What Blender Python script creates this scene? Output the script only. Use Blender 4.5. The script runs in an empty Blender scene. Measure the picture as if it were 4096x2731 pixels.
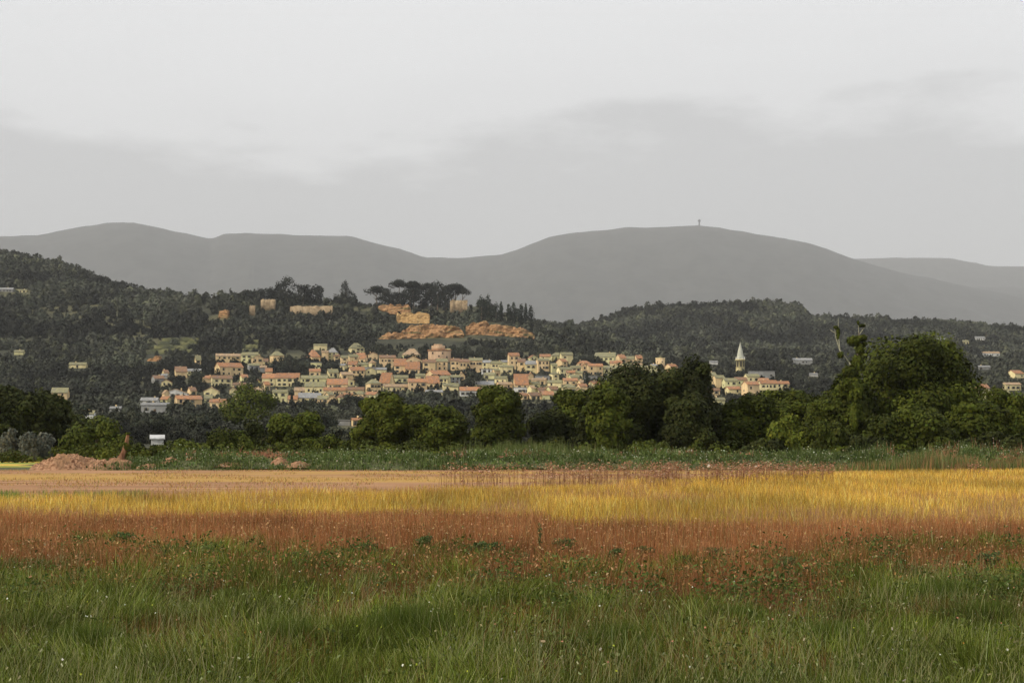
import bpy, bmesh, math, random
import numpy as np
from mathutils import Vector, Matrix
R = math.radians
random.seed(7)
rng = np.random.default_rng(11)
S = bpy.context.scene
COL = S.collection

# ------------------------------------------------------------------ camera, sky, sun, exposure
F = 5689.0; CX = 2048.0; HY = 1750.0; EYE = 2.4          # photo px: focal length, centre column, horizon row; eye height in metres
cam_d = bpy.data.cameras.new('camera'); cam = bpy.data.objects.new('camera', cam_d); COL.objects.link(cam)
cam_d.sensor_width = 36; cam_d.lens = 36 * F / 4096; cam_d.clip_end = 60000; cam_d.clip_start = 0.1
cam_d.shift_y = (HY - 1365.5) / 4096
cam.location = (0, 0, EYE); cam.rotation_euler = (R(90), 0, 0)
S.camera = cam
SUN_DIR = Vector((0.76, 0.40, -0.50)).normalized()        # the way the light travels
W = bpy.data.worlds.new('World'); S.world = W; W.use_nodes = True
nt = W.node_tree; nt.nodes.clear()
def N(t, **kw):
    n = nt.nodes.new(t)
    for k, v in kw.items(): setattr(n, k, v)
    return n
wo = N('ShaderNodeOutputWorld'); bg = N('ShaderNodeBackground'); sky = N('ShaderNodeTexSky')
sky.sky_type = 'NISHITA'; sky.sun_disc = False
sky.sun_elevation = math.asin(-SUN_DIR.z); sky.sun_rotation = math.atan2(-SUN_DIR.x, -SUN_DIR.y)
tc = N('ShaderNodeTexCoord'); sep = N('ShaderNodeSeparateXYZ')
nt.links.new(tc.outputs['Generated'], sep.inputs[0])
mp = N('ShaderNodeMapping'); mp.inputs['Scale'].default_value = (2.0, 2.0, 7.0)
nt.links.new(tc.outputs['Generated'], mp.inputs[0])
nz = N('ShaderNodeTexNoise'); nz.inputs['Scale'].default_value = 1.6; nz.inputs['Detail'].default_value = 7; nz.inputs['Roughness'].default_value = 0.55
nt.links.new(mp.outputs[0], nz.inputs['Vector'])
m1 = N('ShaderNodeMath', operation='MULTIPLY_ADD'); m1.inputs[1].default_value = 0.20; 
nt.links.new(nz.outputs['Fac'], m1.inputs[0]); nt.links.new(sep.outputs['Z'], m1.inputs[2])
rp = N('ShaderNodeValToRGB'); e = rp.color_ramp.elements
e[0].position = 0.10; e[0].color = (0.66, 0.665, 0.67, 1); e[1].position = 0.52; e[1].color = (1.02, 1.02, 1.02, 1)
for p_, c_ in ((0.296, 0.70), (0.318, 0.91), (0.37, 0.95)):
    q = rp.color_ramp.elements.new(p_); q.color = (c_, c_ * 1.003, c_ * 1.006, 1)
nt.links.new(m1.outputs[0], rp.inputs[0])
sm = N('ShaderNodeMix', data_type='RGBA'); sm.inputs[0].default_value = 0.94
sc_ = N('ShaderNodeVectorMath', operation='SCALE'); sc_.inputs['Scale'].default_value = 0.10
nt.links.new(sky.outputs[0], sc_.inputs[0]); nt.links.new(sc_.outputs[0], sm.inputs[6]); nt.links.new(rp.outputs[0], sm.inputs[7])
nt.links.new(sm.outputs[2], bg.inputs[0]); bg.inputs[1].default_value = 1.0; nt.links.new(bg.outputs[0], wo.inputs[0])
sd = bpy.data.lights.new('sun', 'SUN'); sd.energy = 3.0; sd.angle = R(1.5); sd.color = (1.0, 0.90, 0.74)
sun = bpy.data.objects.new('sun', sd); COL.objects.link(sun); sun.rotation_euler = SUN_DIR.to_track_quat('-Z', 'Y').to_euler()
S.view_settings.view_transform = 'Standard'; S.view_settings.look = 'None'; S.view_settings.exposure = 0.0; S.view_settings.gamma = 1.0
S.render.engine = 'CYCLES'
S.cycles.max_bounces = 5; S.cycles.diffuse_bounces = 2; S.cycles.transmission_bounces = 2; S.cycles.volume_bounces = 0; S.cycles.glossy_bounces = 1
S.cycles.transparent_max_bounces = 4
S.cycles.use_denoising = True
try:
    S.cycles.denoiser = 'OPENIMAGEDENOISE'; S.cycles.denoising_input_passes = 'RGB_ALBEDO_NORMAL'; S.cycles.denoising_prefilter = 'FAST'
except Exception: pass

# ------------------------------------------------------------------ helpers
def tag(o, label=None, cat=None, group=None, kind=None):
    if label: o['label'] = label
    if cat: o['category'] = cat
    if group: o['group'] = group
    if kind: o['kind'] = kind
    return o
def link(name, me, mat=None, parent=None):
    o = bpy.data.objects.new(name, me); COL.objects.link(o)
    if mat is not None and me is not None and len(me.materials) == 0: me.materials.append(mat)
    if parent is not None: o.parent = parent
    return o
def empty(name, loc, rz=0.0):
    o = bpy.data.objects.new(name, None); COL.objects.link(o); o.location = loc; o.rotation_euler = (0, 0, rz); o.empty_display_size = 1
    return o
def mesh_np(name, V, Q, col=None, smooth=False):
    """V (n,3), Q (m,k) faces with k = 3 or 4, col (n,3) vertex tint"""
    V = np.asarray(V, dtype=np.float32); Q = np.asarray(Q, dtype=np.int32)
    me = bpy.data.meshes.new(name); k = Q.shape[1]
    me.vertices.add(len(V)); me.vertices.foreach_set('co', V.ravel())
    me.loops.add(Q.size); me.loops.foreach_set('vertex_index', Q.ravel())
    me.polygons.add(len(Q)); me.polygons.foreach_set('loop_start', np.arange(0, Q.size, k, dtype=np.int32))
    if smooth: me.polygons.foreach_set('use_smooth', np.ones(len(Q), dtype=bool))
    me.update(calc_edges=True)
    if col is not None:
        a = me.color_attributes.new('tint', 'FLOAT_COLOR', 'POINT')
        c = np.ones((len(V), 4), dtype=np.float32); c[:, :3] = col; a.data.foreach_set('color', c.ravel())
    return me
def px(x, D): return (x - CX) / F * D
def pz(y, D): return EYE + (HY - y) / F * D
_tabs = [np.random.default_rng(s).random((64, 64)) for s in range(6)]
def vnoise(x, y, s=0):
    t = _tabs[s]; x = np.asarray(x, float); y = np.asarray(y, float)
    xi = np.floor(x).astype(int); yi = np.floor(y).astype(int); fx = x - xi; fy = y - yi
    fx = fx * fx * (3 - 2 * fx); fy = fy * fy * (3 - 2 * fy)
    a = t[xi % 64, yi % 64]; b = t[(xi + 1) % 64, yi % 64]; c = t[xi % 64, (yi + 1) % 64]; d = t[(xi + 1) % 64, (yi + 1) % 64]
    return (a * (1 - fx) + b * fx) * (1 - fy) + (c * (1 - fx) + d * fx) * fy
def fbm(x, y, s=0, o=4):
    v = 0; a = 0.5; n = 0
    for i in range(o):
        v = v + a * vnoise(np.asarray(x) * 2 ** i, np.asarray(y) * 2 ** i, (s + i) % 6); n += a; a *= 0.5
    return v / n

# ------------------------------------------------------------------ materials
def mat_new(name):
    m = bpy.data.materials.new(name); m.use_nodes = True; t = m.node_tree; b = t.nodes['Principled BSDF']
    b.inputs['Roughness'].default_value = 0.9; b.inputs['Specular IOR Level'].default_value = 0.15
    return m, t, b
def mat_noise(name, c1, c2, scale=1.0, c3=None, scale3=0.2, coord='Object', stretch=(1, 1, 1), rough=0.9, bump=0.0, lo=0.38, hi=0.62, rand=0.0, detail=5, t3=.48):
    m, t, b = mat_new(name); b.inputs['Roughness'].default_value = rough
    tc = t.nodes.new('ShaderNodeTexCoord'); mp = t.nodes.new('ShaderNodeMapping'); mp.inputs['Scale'].default_value = stretch
    if coord == 'World':
        g = t.nodes.new('ShaderNodeNewGeometry'); t.links.new(g.outputs['Position'], mp.inputs[0])
    else: t.links.new(tc.outputs[coord], mp.inputs[0])
    n = t.nodes.new('ShaderNodeTexNoise'); n.inputs['Scale'].default_value = scale; n.inputs['Detail'].default_value = detail; n.inputs['Roughness'].default_value = 0.6
    t.links.new(mp.outputs[0], n.inputs['Vector'])
    r = t.nodes.new('ShaderNodeValToRGB'); r.color_ramp.elements[0].position = lo; r.color_ramp.elements[1].position = hi
    r.color_ramp.elements[0].color = (*c1, 1); r.color_ramp.elements[1].color = (*c2, 1); t.links.new(n.outputs['Fac'], r.inputs[0])
    out = r.outputs[0]
    if c3 is not None:
        n3 = t.nodes.new('ShaderNodeTexNoise'); n3.inputs['Scale'].default_value = scale3; n3.inputs['Detail'].default_value = 3; t.links.new(mp.outputs[0], n3.inputs['Vector'])
        r3 = t.nodes.new('ShaderNodeMapRange'); r3.inputs[1].default_value = t3; r3.inputs[2].default_value = t3 + .10; t.links.new(n3.outputs['Fac'], r3.inputs[0])
        mx = t.nodes.new('ShaderNodeMix'); mx.data_type = 'RGBA'; t.links.new(r3.outputs[0], mx.inputs[0]); t.links.new(out, mx.inputs[6]); mx.inputs[7].default_value = (*c3, 1)
        out = mx.outputs[2]
    if rand > 0:
        oi = t.nodes.new('ShaderNodeObjectInfo'); mr = t.nodes.new('ShaderNodeMapRange'); mr.inputs[3].default_value = 1 - rand; mr.inputs[4].default_value = 1 + rand * 0.6
        t.links.new(oi.outputs['Random'], mr.inputs[0]); vm = t.nodes.new('ShaderNodeVectorMath'); vm.operation = 'SCALE'
        t.links.new(out, vm.inputs[0]); t.links.new(mr.outputs[0], vm.inputs['Scale']); out = vm.outputs[0]
    t.links.new(out, b.inputs['Base Color'])
    if bump > 0:
        bp = t.nodes.new('ShaderNodeBump'); bp.inputs['Strength'].default_value = bump; t.links.new(n.outputs['Fac'], bp.inputs['Height']); t.links.new(bp.outputs[0], b.inputs['Normal'])
    return m
def mat_tint(name, base, trans=0.25, rough=0.75):
    """foliage, grass: base colour times the mesh's own tint, a little light passing through"""
    m, t, b = mat_new(name); b.inputs['Roughness'].default_value = rough
    a = t.nodes.new('ShaderNodeAttribute'); a.attribute_name = 'tint'
    mx = t.nodes.new('ShaderNodeMix'); mx.data_type = 'RGBA'; mx.blend_type = 'MULTIPLY'; mx.inputs[0].default_value = 1
    mx.inputs[7].default_value = (*base, 1); t.links.new(a.outputs['Color'], mx.inputs[6])
    t.links.new(mx.outputs[2], b.inputs['Base Color'])
    if trans > 0:
        tr = t.nodes.new('ShaderNodeBsdfTranslucent'); t.links.new(mx.outputs[2], tr.inputs[0])
        ms = t.nodes.new('ShaderNodeMixShader'); ms.inputs[0].default_value = trans
        o = t.nodes['Material Output']; t.links.new(b.outputs[0], ms.inputs[1]); t.links.new(tr.outputs[0], ms.inputs[2]); t.links.new(ms.outputs[0], o.inputs[0])
    return m
M_bark = mat_noise('bark', (0.10, 0.075, 0.05), (0.22, 0.17, 0.12), 6, stretch=(1, 1, .3), bump=.4)
M_deadbark = mat_noise('weathered_wood', (0.14, 0.065, 0.035), (0.34, 0.18, 0.10), 4, stretch=(1, 1, .3), bump=.4)
M_palebark = mat_noise('pale_bark', (0.30, 0.30, 0.20), (0.46, 0.44, 0.32), 4)

# ------------------------------------------------------------------ terrain: height from depth rows of the valley, the village hill, the side hills, the mountains
XN = None
ROWS = [   # depth in metres, [(photo column, row the ground reaches there)]
 (300, [(0, 1792)]), (450, [(0, 1764)]), (600, [(0, 1702)]), (800, [(0, 1642)]), (950, [(0, 1590)]),
 (1250, [(2250, 1440), (2500, 1455), (3000, 1482), (3500, 1495), (4096, 1500)]),
 (1330, [(2250, 1402), (2500, 1442), (3000, 1470), (3500, 1482), (4096, 1490)]),
 (1450, [(0, 1345), (1450, 1336), (1900, 1330), (2100, 1342), (2250, 1378), (2500, 1434), (3000, 1458), (4096, 1476)]),
 (1650, [(-1500, 1190), (0, 1215), (400, 1212), (1000, 1204), (1450, 1222), (1900, 1224), (2100, 1270), (2250, 1330), (2500, 1412), (3000, 1442), (4096, 1462)]),
 (2000, [(-1500, 970), (0, 1024), (250, 1066), (350, 1116), (500, 1172), (600, 1196), (1000, 1240), (1900, 1292), (2250, 1342), (2500, 1382), (3000, 1402), (4096, 1420)]),
 (2400, [(-1500, 1060), (0, 1090), (500, 1210), (1000, 1270), (1900, 1305), (2180, 1322), (2330, 1322), (2420, 1290), (2480, 1262), (2620, 1240), (2800, 1236), (2950, 1222), (3050, 1222), (3190, 1234), (3250, 1280), (3500, 1294), (3800, 1300), (4096, 1328), (5600, 1400)]),
 (2900, [(0, 1470)]), (4500, [(0, 1560)]), (10500, [(0, 1470)]),
 (16000, [(-1500, 1000), (0, 946), (150, 943), (300, 911), (430, 889), (540, 888), (700, 925), (845, 957), (900, 936), (1000, 932), (1200, 942), (1400, 945), (1600, 995), (1700, 1031), (1800, 1032), (2000, 1021), (2060, 1003), (2200, 945), (2300, 929), (2500, 911), (2800, 902), (2950, 924), (3150, 954), (3250, 974), (3400, 1030), (3600, 1088), (3800, 1130), (4096, 1192), (5600, 1300)]),
 (18500, [(0, 1150)]),
 (21500, [(0, 1100), (3200, 1060), (3400, 1036), (3600, 1030), (3800, 1032), (3950, 1063), (4096, 1066), (5600, 1140)]),
 (25000, [(0, 1300)])]
DR = np.array([r[0] for r in ROWS], float)
def ground_z(X, Y):
    X = np.asarray(X, float); Y = np.asarray(Y, float); X, Y = np.broadcast_arrays(X, Y); sh = X.shape
    X = X.ravel(); Y = Y.ravel(); xp = CX + F * X / np.maximum(Y, 1.0)
    Z = np.zeros((len(DR), len(X)))
    for i, (D, pts) in enumerate(ROWS):
        a = np.array(pts, float); Z[i] = EYE + (HY - np.interp(xp, a[:, 0], a[:, 1])) / F * D
    d = np.concatenate([[200.0], DR]); Z = np.vstack([np.zeros(len(X)), Z])
    j = np.clip(np.searchsorted(d, Y) - 1, 0, len(d) - 2); t = np.clip((Y - d[j]) / (d[j + 1] - d[j]), 0, 1)
    ts = np.where(Y > 2500, t * t * (3 - 2 * t) * 0.5 + t * 0.5, t)
    z = Z[j, np.arange(len(X))] * (1 - ts) + Z[j + 1, np.arange(len(X))] * ts
    z = z + np.where(Y > 1300, 5.0, np.where(Y > 500, 1.2, 0)) * (fbm(X / 60, Y / 60, 1) - 0.5) * np.clip((Y - 450) / 200, 0, 1)
    mt = np.clip((Y - 5000) / 4000, 0, 1) * np.where(Y > 16000, 0.0, np.clip((16000 - Y) / 3000, 0, 1))
    gl = fbm(X / 1100 + Y / 5200, Y / 4600, 3, 5); z = z - mt * 500 * np.abs(gl - 0.5) - mt * 90 * np.abs(fbm(X / 260 + Y / 2100, Y / 1500, 1, 3) - .5)
    z = z + np.clip((Y - 14500) / 1500, 0, 1) * 26 * (fbm(X / 260, Y / 1800, 2, 5) - .5)
    z = z + 0.06 * (fbm(X / 3, Y / 3, 2) - 0.5) * (Y < 200)
    return z.reshape(sh)
def gz(x, y): return float(ground_z(np.array([x]), np.array([y]))[0])
def solve_D(xpx, ypx, lo=160.0, hi=2500.0):
    D = np.linspace(lo, hi, 800); yy = HY - (ground_z(px(xpx, D), D) - EYE) / D * F
    k = np.argmax(yy <= ypx)
    return float(D[k]) if (yy <= ypx).any() else hi
def sheet(name, ys, us, mat, wmin=2500.0, smooth=True):
    ys = np.array(ys, float); us = np.array(us, float)
    Y = np.repeat(ys[:, None], len(us), 1); U = np.repeat(us[None, :], len(ys), 0); a = np.abs(U)
    Wd = np.maximum(Y, 150.0); inner = np.minimum(a, 0.45) * Wd
    outer = np.clip((a - 0.45) / 0.55, 0, 1) * np.maximum(wmin, 0.30 * Y)
    X = np.sign(U) * (inner + outer); Z = ground_z(X, Y)
    V = np.stack([X, Y, Z], -1).reshape(-1, 3); n, m = len(ys), len(us)
    i = np.arange((n - 1) * (m - 1)); r, c = i // (m - 1), i % (m - 1); v0 = r * m + c
    o = link(name, mesh_np(name, V, np.stack([v0, v0 + 1, v0 + m + 1, v0 + m], 1), smooth=smooth), mat)
    return tag(o, kind='structure')
us = np.concatenate([np.linspace(-1, -.5, 8), np.linspace(-.45, .45, 241), np.linspace(.5, 1, 8)])
M_soil = mat_noise('valley_soil', (0.028, 0.03, 0.018), (0.06, 0.06, 0.036), 0.06, c3=(0.10, 0.095, 0.05), scale3=0.012, coord='World')
M_mount = mat_noise('mountain_scrub', (0.036, 0.038, 0.034), (0.066, 0.067, 0.058), 0.012, c3=(0.064, 0.065, 0.058), scale3=0.004, coord='World', lo=.3, hi=.7, detail=9)
M_field = mat_noise('field_soil', (0.13, 0.085, 0.045), (0.22, 0.15, 0.08), 1.2, coord='World', bump=.3)
sheet('field', np.concatenate([[-1900, -900, -300, -60], np.arange(-20, 201, 2.0)]), us, M_field)
sheet('valley_ground', np.concatenate([np.arange(200, 500, 12), np.arange(500, 2600, 10), np.arange(2600, 4500, 60), [4500]]), us, M_soil)
sheet('mountains', np.concatenate([np.arange(4500, 25001, 85)]), us, M_mount)

# ------------------------------------------------------------------ leaf clouds
def leaf_quads(P, Nn, size, aspect=1.0, rg=rng):
    """one quad per point P, facing roughly Nn"""
    n = len(P); Nn = Nn / np.maximum(np.linalg.norm(Nn, axis=1, keepdims=True), 1e-6)
    r = rg.normal(size=(n, 3)); A = np.cross(Nn, r); A /= np.maximum(np.linalg.norm(A, axis=1, keepdims=True), 1e-6); B = np.cross(Nn, A)
    s = (np.asarray(size) * rg.uniform(.6, 1.35, n))[:, None] * 0.5
    j = lambda: rg.uniform(.55, 1.2, (n, 1))
    V = np.stack([P - A * s * j() - B * s * j() * aspect, P + A * s * j() - B * s * j() * aspect, P + A * s * j() + B * s * j() * aspect, P - A * s * j() + B * s * j() * aspect], 1).reshape(-1, 3)
    return V, np.arange(n * 4).reshape(-1, 4)
def sph(n, rg=rng):
    v = rg.normal(size=(n, 3)); return v / np.linalg.norm(v, axis=1, keepdims=True)
def crown_cloud(lobes, n, leaf, rg, tint_amp=0.38, tintc=(1, 1, 1)):
    """lobes: [(centre, radii)]; leaves lie in the outer shell of each lobe"""
    ar = np.array([max(l[1][0] * l[1][2], .01) for l in lobes]); ar = ar / ar.sum(); Ps = []; Ns = []; Cs = []
    for (c, r), f in zip(lobes, ar):
        k = max(6, int(n * f)); d = sph(k, rg); c = np.array(c); r = np.array(r)
        bump = 1 + 0.22 * (vnoise(d[:, 0] * 3 + c[0] * 7, d[:, 2] * 3 + d[:, 1] * 2 + c[2], 4) - .5) * 2
        rad = (rg.uniform(0.35, 1.0, k) ** 0.45) * bump
        Ps.append(c + d * r * rad[:, None]); Ns.append(d / r + sph(k, rg) * 0.55 / r.mean()); Cs.append(np.full(k, rg.uniform(1 - tint_amp, 1 + tint_amp)))
    P = np.concatenate(Ps); Nn = np.concatenate(Ns); c = np.concatenate(Cs) * rg.uniform(.75, 1.3, len(P))
    hue = rg.normal(0, .07, len(P))
    V, Q = leaf_quads(P, Nn, leaf, rg=rg)
    col = np.stack([c * (1 + hue) * tintc[0], c * tintc[1], c * (1 - hue) * tintc[2]], 1)
    return V, Q, np.repeat(col, 4, 0)
def tube(pts, rad, n=7):
    V = []; Q = []
    for i, (p, r) in enumerate(zip(pts, rad)):
        p = Vector(p); d = (Vector(pts[min(i + 1, len(pts) - 1)]) - Vector(pts[max(i - 1, 0)])).normalized()
        a = d.orthogonal().normalized(); b = d.cross(a)
        for k in range(n):
            t = 2 * math.pi * k / n; V.append(tuple(p + (a * math.cos(t) + b * math.sin(t)) * r))
        if i:
            for k in range(n): Q.append(((i - 1) * n + k, (i - 1) * n + (k + 1) % n, i * n + (k + 1) % n, i * n + k))
    return V, Q
def tubes_mesh(name, tl, n=7, mat=None, parent=None):
    V = []; Q = []
    for pts, rad in tl:
        v, q = tube(pts, rad, n); o = len(V); V += v; Q += [tuple(i + o for i in f) for f in q]
    return link(name, mesh_np(name, V, Q, smooth=True), mat, parent)
FOL = {
 'green': mat_tint('leaf_green', (0.060, 0.073, 0.008), .14), 'dark': mat_tint('leaf_dark', (0.032, 0.038, 0.007), .1),
 'bright': mat_tint('leaf_bright', (0.088, 0.103, 0.011), .16), 'grey': mat_tint('leaf_grey', (0.10, 0.105, 0.08), .15),
 'pine': mat_tint('needle_dark', (0.026, 0.029, 0.022), .1), 'cypress': mat_tint('needle_cypress', (0.022, 0.03, 0.018), .1),
 'far': mat_tint('leaf_far', (0.045, 0.050, 0.032), .15)}
def wid(V): return V
def make_tree(name, label, cat, x, ytop, w, D, fol, shape='round', n=2500, leaf=.5, group=None, seed=0, zoff=0, lobes_n=14, trunk=.16, base=None, lean=0):
    rg = np.random.default_rng(seed + 1000); X = px(x, D); z0 = gz(X, D) + zoff; H = pz(ytop, D) - z0; Wm = w / F * D
    root = empty(name, (X, D, z0)); tag(root, label, cat, group); Rr = Wm / 2; L = []
    if shape == 'round':
        b0 = H * trunk; ch = H - b0
        L.append(((0, 0, b0 + ch * .5), (Rr * .72, Rr * .66, ch * .44)))
        for i in range(lobes_n):
            a = rg.uniform(0, 2 * math.pi); t = rg.uniform(.08, .9); k = math.sqrt(max(0, 1 - (2 * t - 1) ** 2 * .75)) * rg.uniform(.45, .78)
            r = rg.uniform(.22, .42) * Rr
            L.append(((math.cos(a) * Rr * k, math.sin(a) * Rr * k * .9, b0 + ch * t * .92 + .02 * H), (r, r, min(r * rg.uniform(.7, .95), ch * .3))))
    elif shape == 'oval':
        b0 = H * trunk; ch = H - b0; L.append(((0, 0, b0 + ch * .5), (Rr * .8, Rr * .75, ch * .48)))
        for i in range(lobes_n):
            a = rg.uniform(0, 6.28); t = rg.uniform(.1, .92); k = math.sqrt(max(0, 1 - (2 * t - 1) ** 2)) * .7; r = rg.uniform(.25, .4) * Rr
            L.append(((math.cos(a) * Rr * k, math.sin(a) * Rr * k, b0 + ch * t), (r, r, r * 1.1)))
    elif shape == 'bush':
        for i in range(lobes_n):
            xx = rg.uniform(-.8, .8) * Rr; r = rg.uniform(.2, .38) * min(Rr, H) * 1.1; top = H * (1 - .45 * abs(xx / Rr) ** 2) * rg.uniform(.55, 1.0)
            L.append(((xx, rg.uniform(-.5, .5) * Rr * .5, max(top - r, r * .4)), (r * 1.2, r, r)))
            L.append(((xx, rg.uniform(-.3, .3) * Rr * .4, max(top - r, r) * .45), (r * 1.2, r, max(top * .4, r * .6))))
    elif shape == 'umbrella':
        for i in range(lobes_n):
            a = rg.uniform(0, 6.28); k = rg.uniform(0, .72); r = rg.uniform(.28, .45) * Rr
            L.append(((math.cos(a) * Rr * k, math.sin(a) * Rr * k, H * (.84 - .24 * k * k) - r * .2), (r, r, min(r * .75, H * .22))))
    elif shape == 'cone':
        for i in range(lobes_n):
            t = (i + .5) / lobes_n; r = Rr * (1 - t) ** .8 * rg.uniform(.75, 1.1) + .12 * Rr; a = rg.uniform(0, 6.28)
            L.append(((math.cos(a) * r * .35, math.sin(a) * r * .35, H * (.1 + .86 * t)), (r * .85, r * .8, H / lobes_n * .95)))
    elif shape == 'column':
        for i in range(lobes_n):
            t = (i + .5) / lobes_n; r = Rr * (math.sin(math.pi * min(1, t * .86 + .1)) ** .6)
            L.append(((rg.normal() * .08 * Rr, 0, H * (.04 + .93 * t)), (r, r, H / lobes_n * 1.1)))
    if lean: L = [((c[0] + lean * c[2], c[1], c[2]), r) for c, r in L]
    V, Q, C = crown_cloud(L, n, leaf, rg)
    V[:, 2] *= H / max(np.percentile(V[:, 2], 99.6), .1); xm = V[:, 0] - lean * V[:, 2]; V[:, 0] = lean * V[:, 2] + xm * Rr / max(np.percentile(np.abs(xm), 98.5), .1)
    V[:, 2] = np.maximum(V[:, 2], .02)
    link('crown', mesh_np('crown', V, Q, C), FOL[fol], root)
    th = H * (.8 if shape == 'umbrella' else .62); r0 = max(.03, H * .022)
    tl = [([(0, 0, -.5), (rg.normal() * .01 * H + lean * th * .4, 0, th * .5), (lean * th, rg.normal() * .015 * H, th)], [r0 * 1.3, r0, r0 * .35])]
    if D < 700 or shape == 'umbrella':
        for i in range(5):
            a = rg.uniform(0, 6.28); s = th * rg.uniform(.35, .75); e = (math.cos(a) * Rr * .6 + lean * th, math.sin(a) * Rr * .55, min(H * .86, s + H * rg.uniform(.15, .35)))
            tl.append(([(lean * s, 0, s), ((e[0]) * .5, e[1] * .5, (s + e[2]) / 2 + .02 * H), e], [r0 * .55, r0 * .35, r0 * .12]))
    tubes_mesh('trunk', tl, 6, M_bark, root)
    return root

# ------------------------------------------------------------------ woods on the hills (too many to count): one object per wood
def proto(rg, n, fl, leaf=.30):
    d = sph(n, rg); d[:, 2] = np.abs(d[:, 2]) * 1.0 - .15; r = rg.uniform(.55, 1.0, n)[:, None]
    P = d * r * np.array([.5, .5, fl]) + np.array([0, 0, .42 * fl / .5 * .9 + .05])
    P[:, 0] += (vnoise(P[:, 2] * 5, P[:, 1] * 5, 2) - .5) * .2
    P[:, 2] = (P[:, 2] - P[:, 2].min()) / (P[:, 2].max() - P[:, 2].min()) * (fl + .25) + .02
    V, Q = leaf_quads(P, d + sph(n, rg) * .5, leaf, rg=rg)
    return V
PRO = [proto(np.random.default_rng(50 + i), 44, [.5, .55, .7, .42, .6, .8][i]) for i in range(6)]
PRO_FINE = [proto(np.random.default_rng(70 + i), 300, [.5, .55, .7, .42, .6, .8][i], .10) for i in range(6)]
PRO_MID = [proto(np.random.default_rng(90 + i), 90, [.5, .55, .7, .42, .6, .8][i], .21) for i in range(6)]
def wood(name, label, pts, size, tint, mat, cat='wood', PRO=PRO):
    """pts (n,2) ground positions; size, tint per tree"""
    n = len(pts); Z = ground_z(pts[:, 0], pts[:, 1]); Vs = []; Cs = []; kind = rng.integers(0, 6, n)
    for k in range(6):
        s = np.nonzero(kind == k)[0]
        if not len(s): continue
        P = PRO[k]; a = rng.uniform(0, 6.28, len(s)); ca, sa = np.cos(a)[:, None], np.sin(a)[:, None]; w = size[s][:, None]; h = w * rng.uniform(.85, 1.25, (len(s), 1))
        x = (P[:, 0] * ca - P[:, 1] * sa) * w + pts[s, 0][:, None]; y = (P[:, 0] * sa + P[:, 1] * ca) * w + pts[s, 1][:, None]; z = P[:, 2] * h + Z[s][:, None]
        Vs.append(np.stack([x, y, z], -1).reshape(-1, 3))
        c = np.repeat(tint[s], P.shape[0], 0).reshape(len(s), P.shape[0], 3) * np.repeat(rng.uniform(.75, 1.25, (len(s), P.shape[0] // 4)), 4, 1)[..., None]
        Cs.append(c.reshape(-1, 3))
    V = np.concatenate(Vs); me = mesh_np(name, V, np.arange(len(V)).reshape(-1, 4), np.concatenate(Cs))
    return tag(link(name, me, mat), label, cat, kind='stuff')
def in_poly(x, y, poly):
    ins = np.zeros(len(x), bool); n = len(poly)
    for i in range(n):
        x1, y1 = poly[i]; x2, y2 = poly[(i + 1) % n]
        c = ((y1 > y) != (y2 > y)) & (x < (x2 - x1) * (y - y1) / (y2 - y1 + 1e-9) + x1); ins ^= c
    return ins
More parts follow.
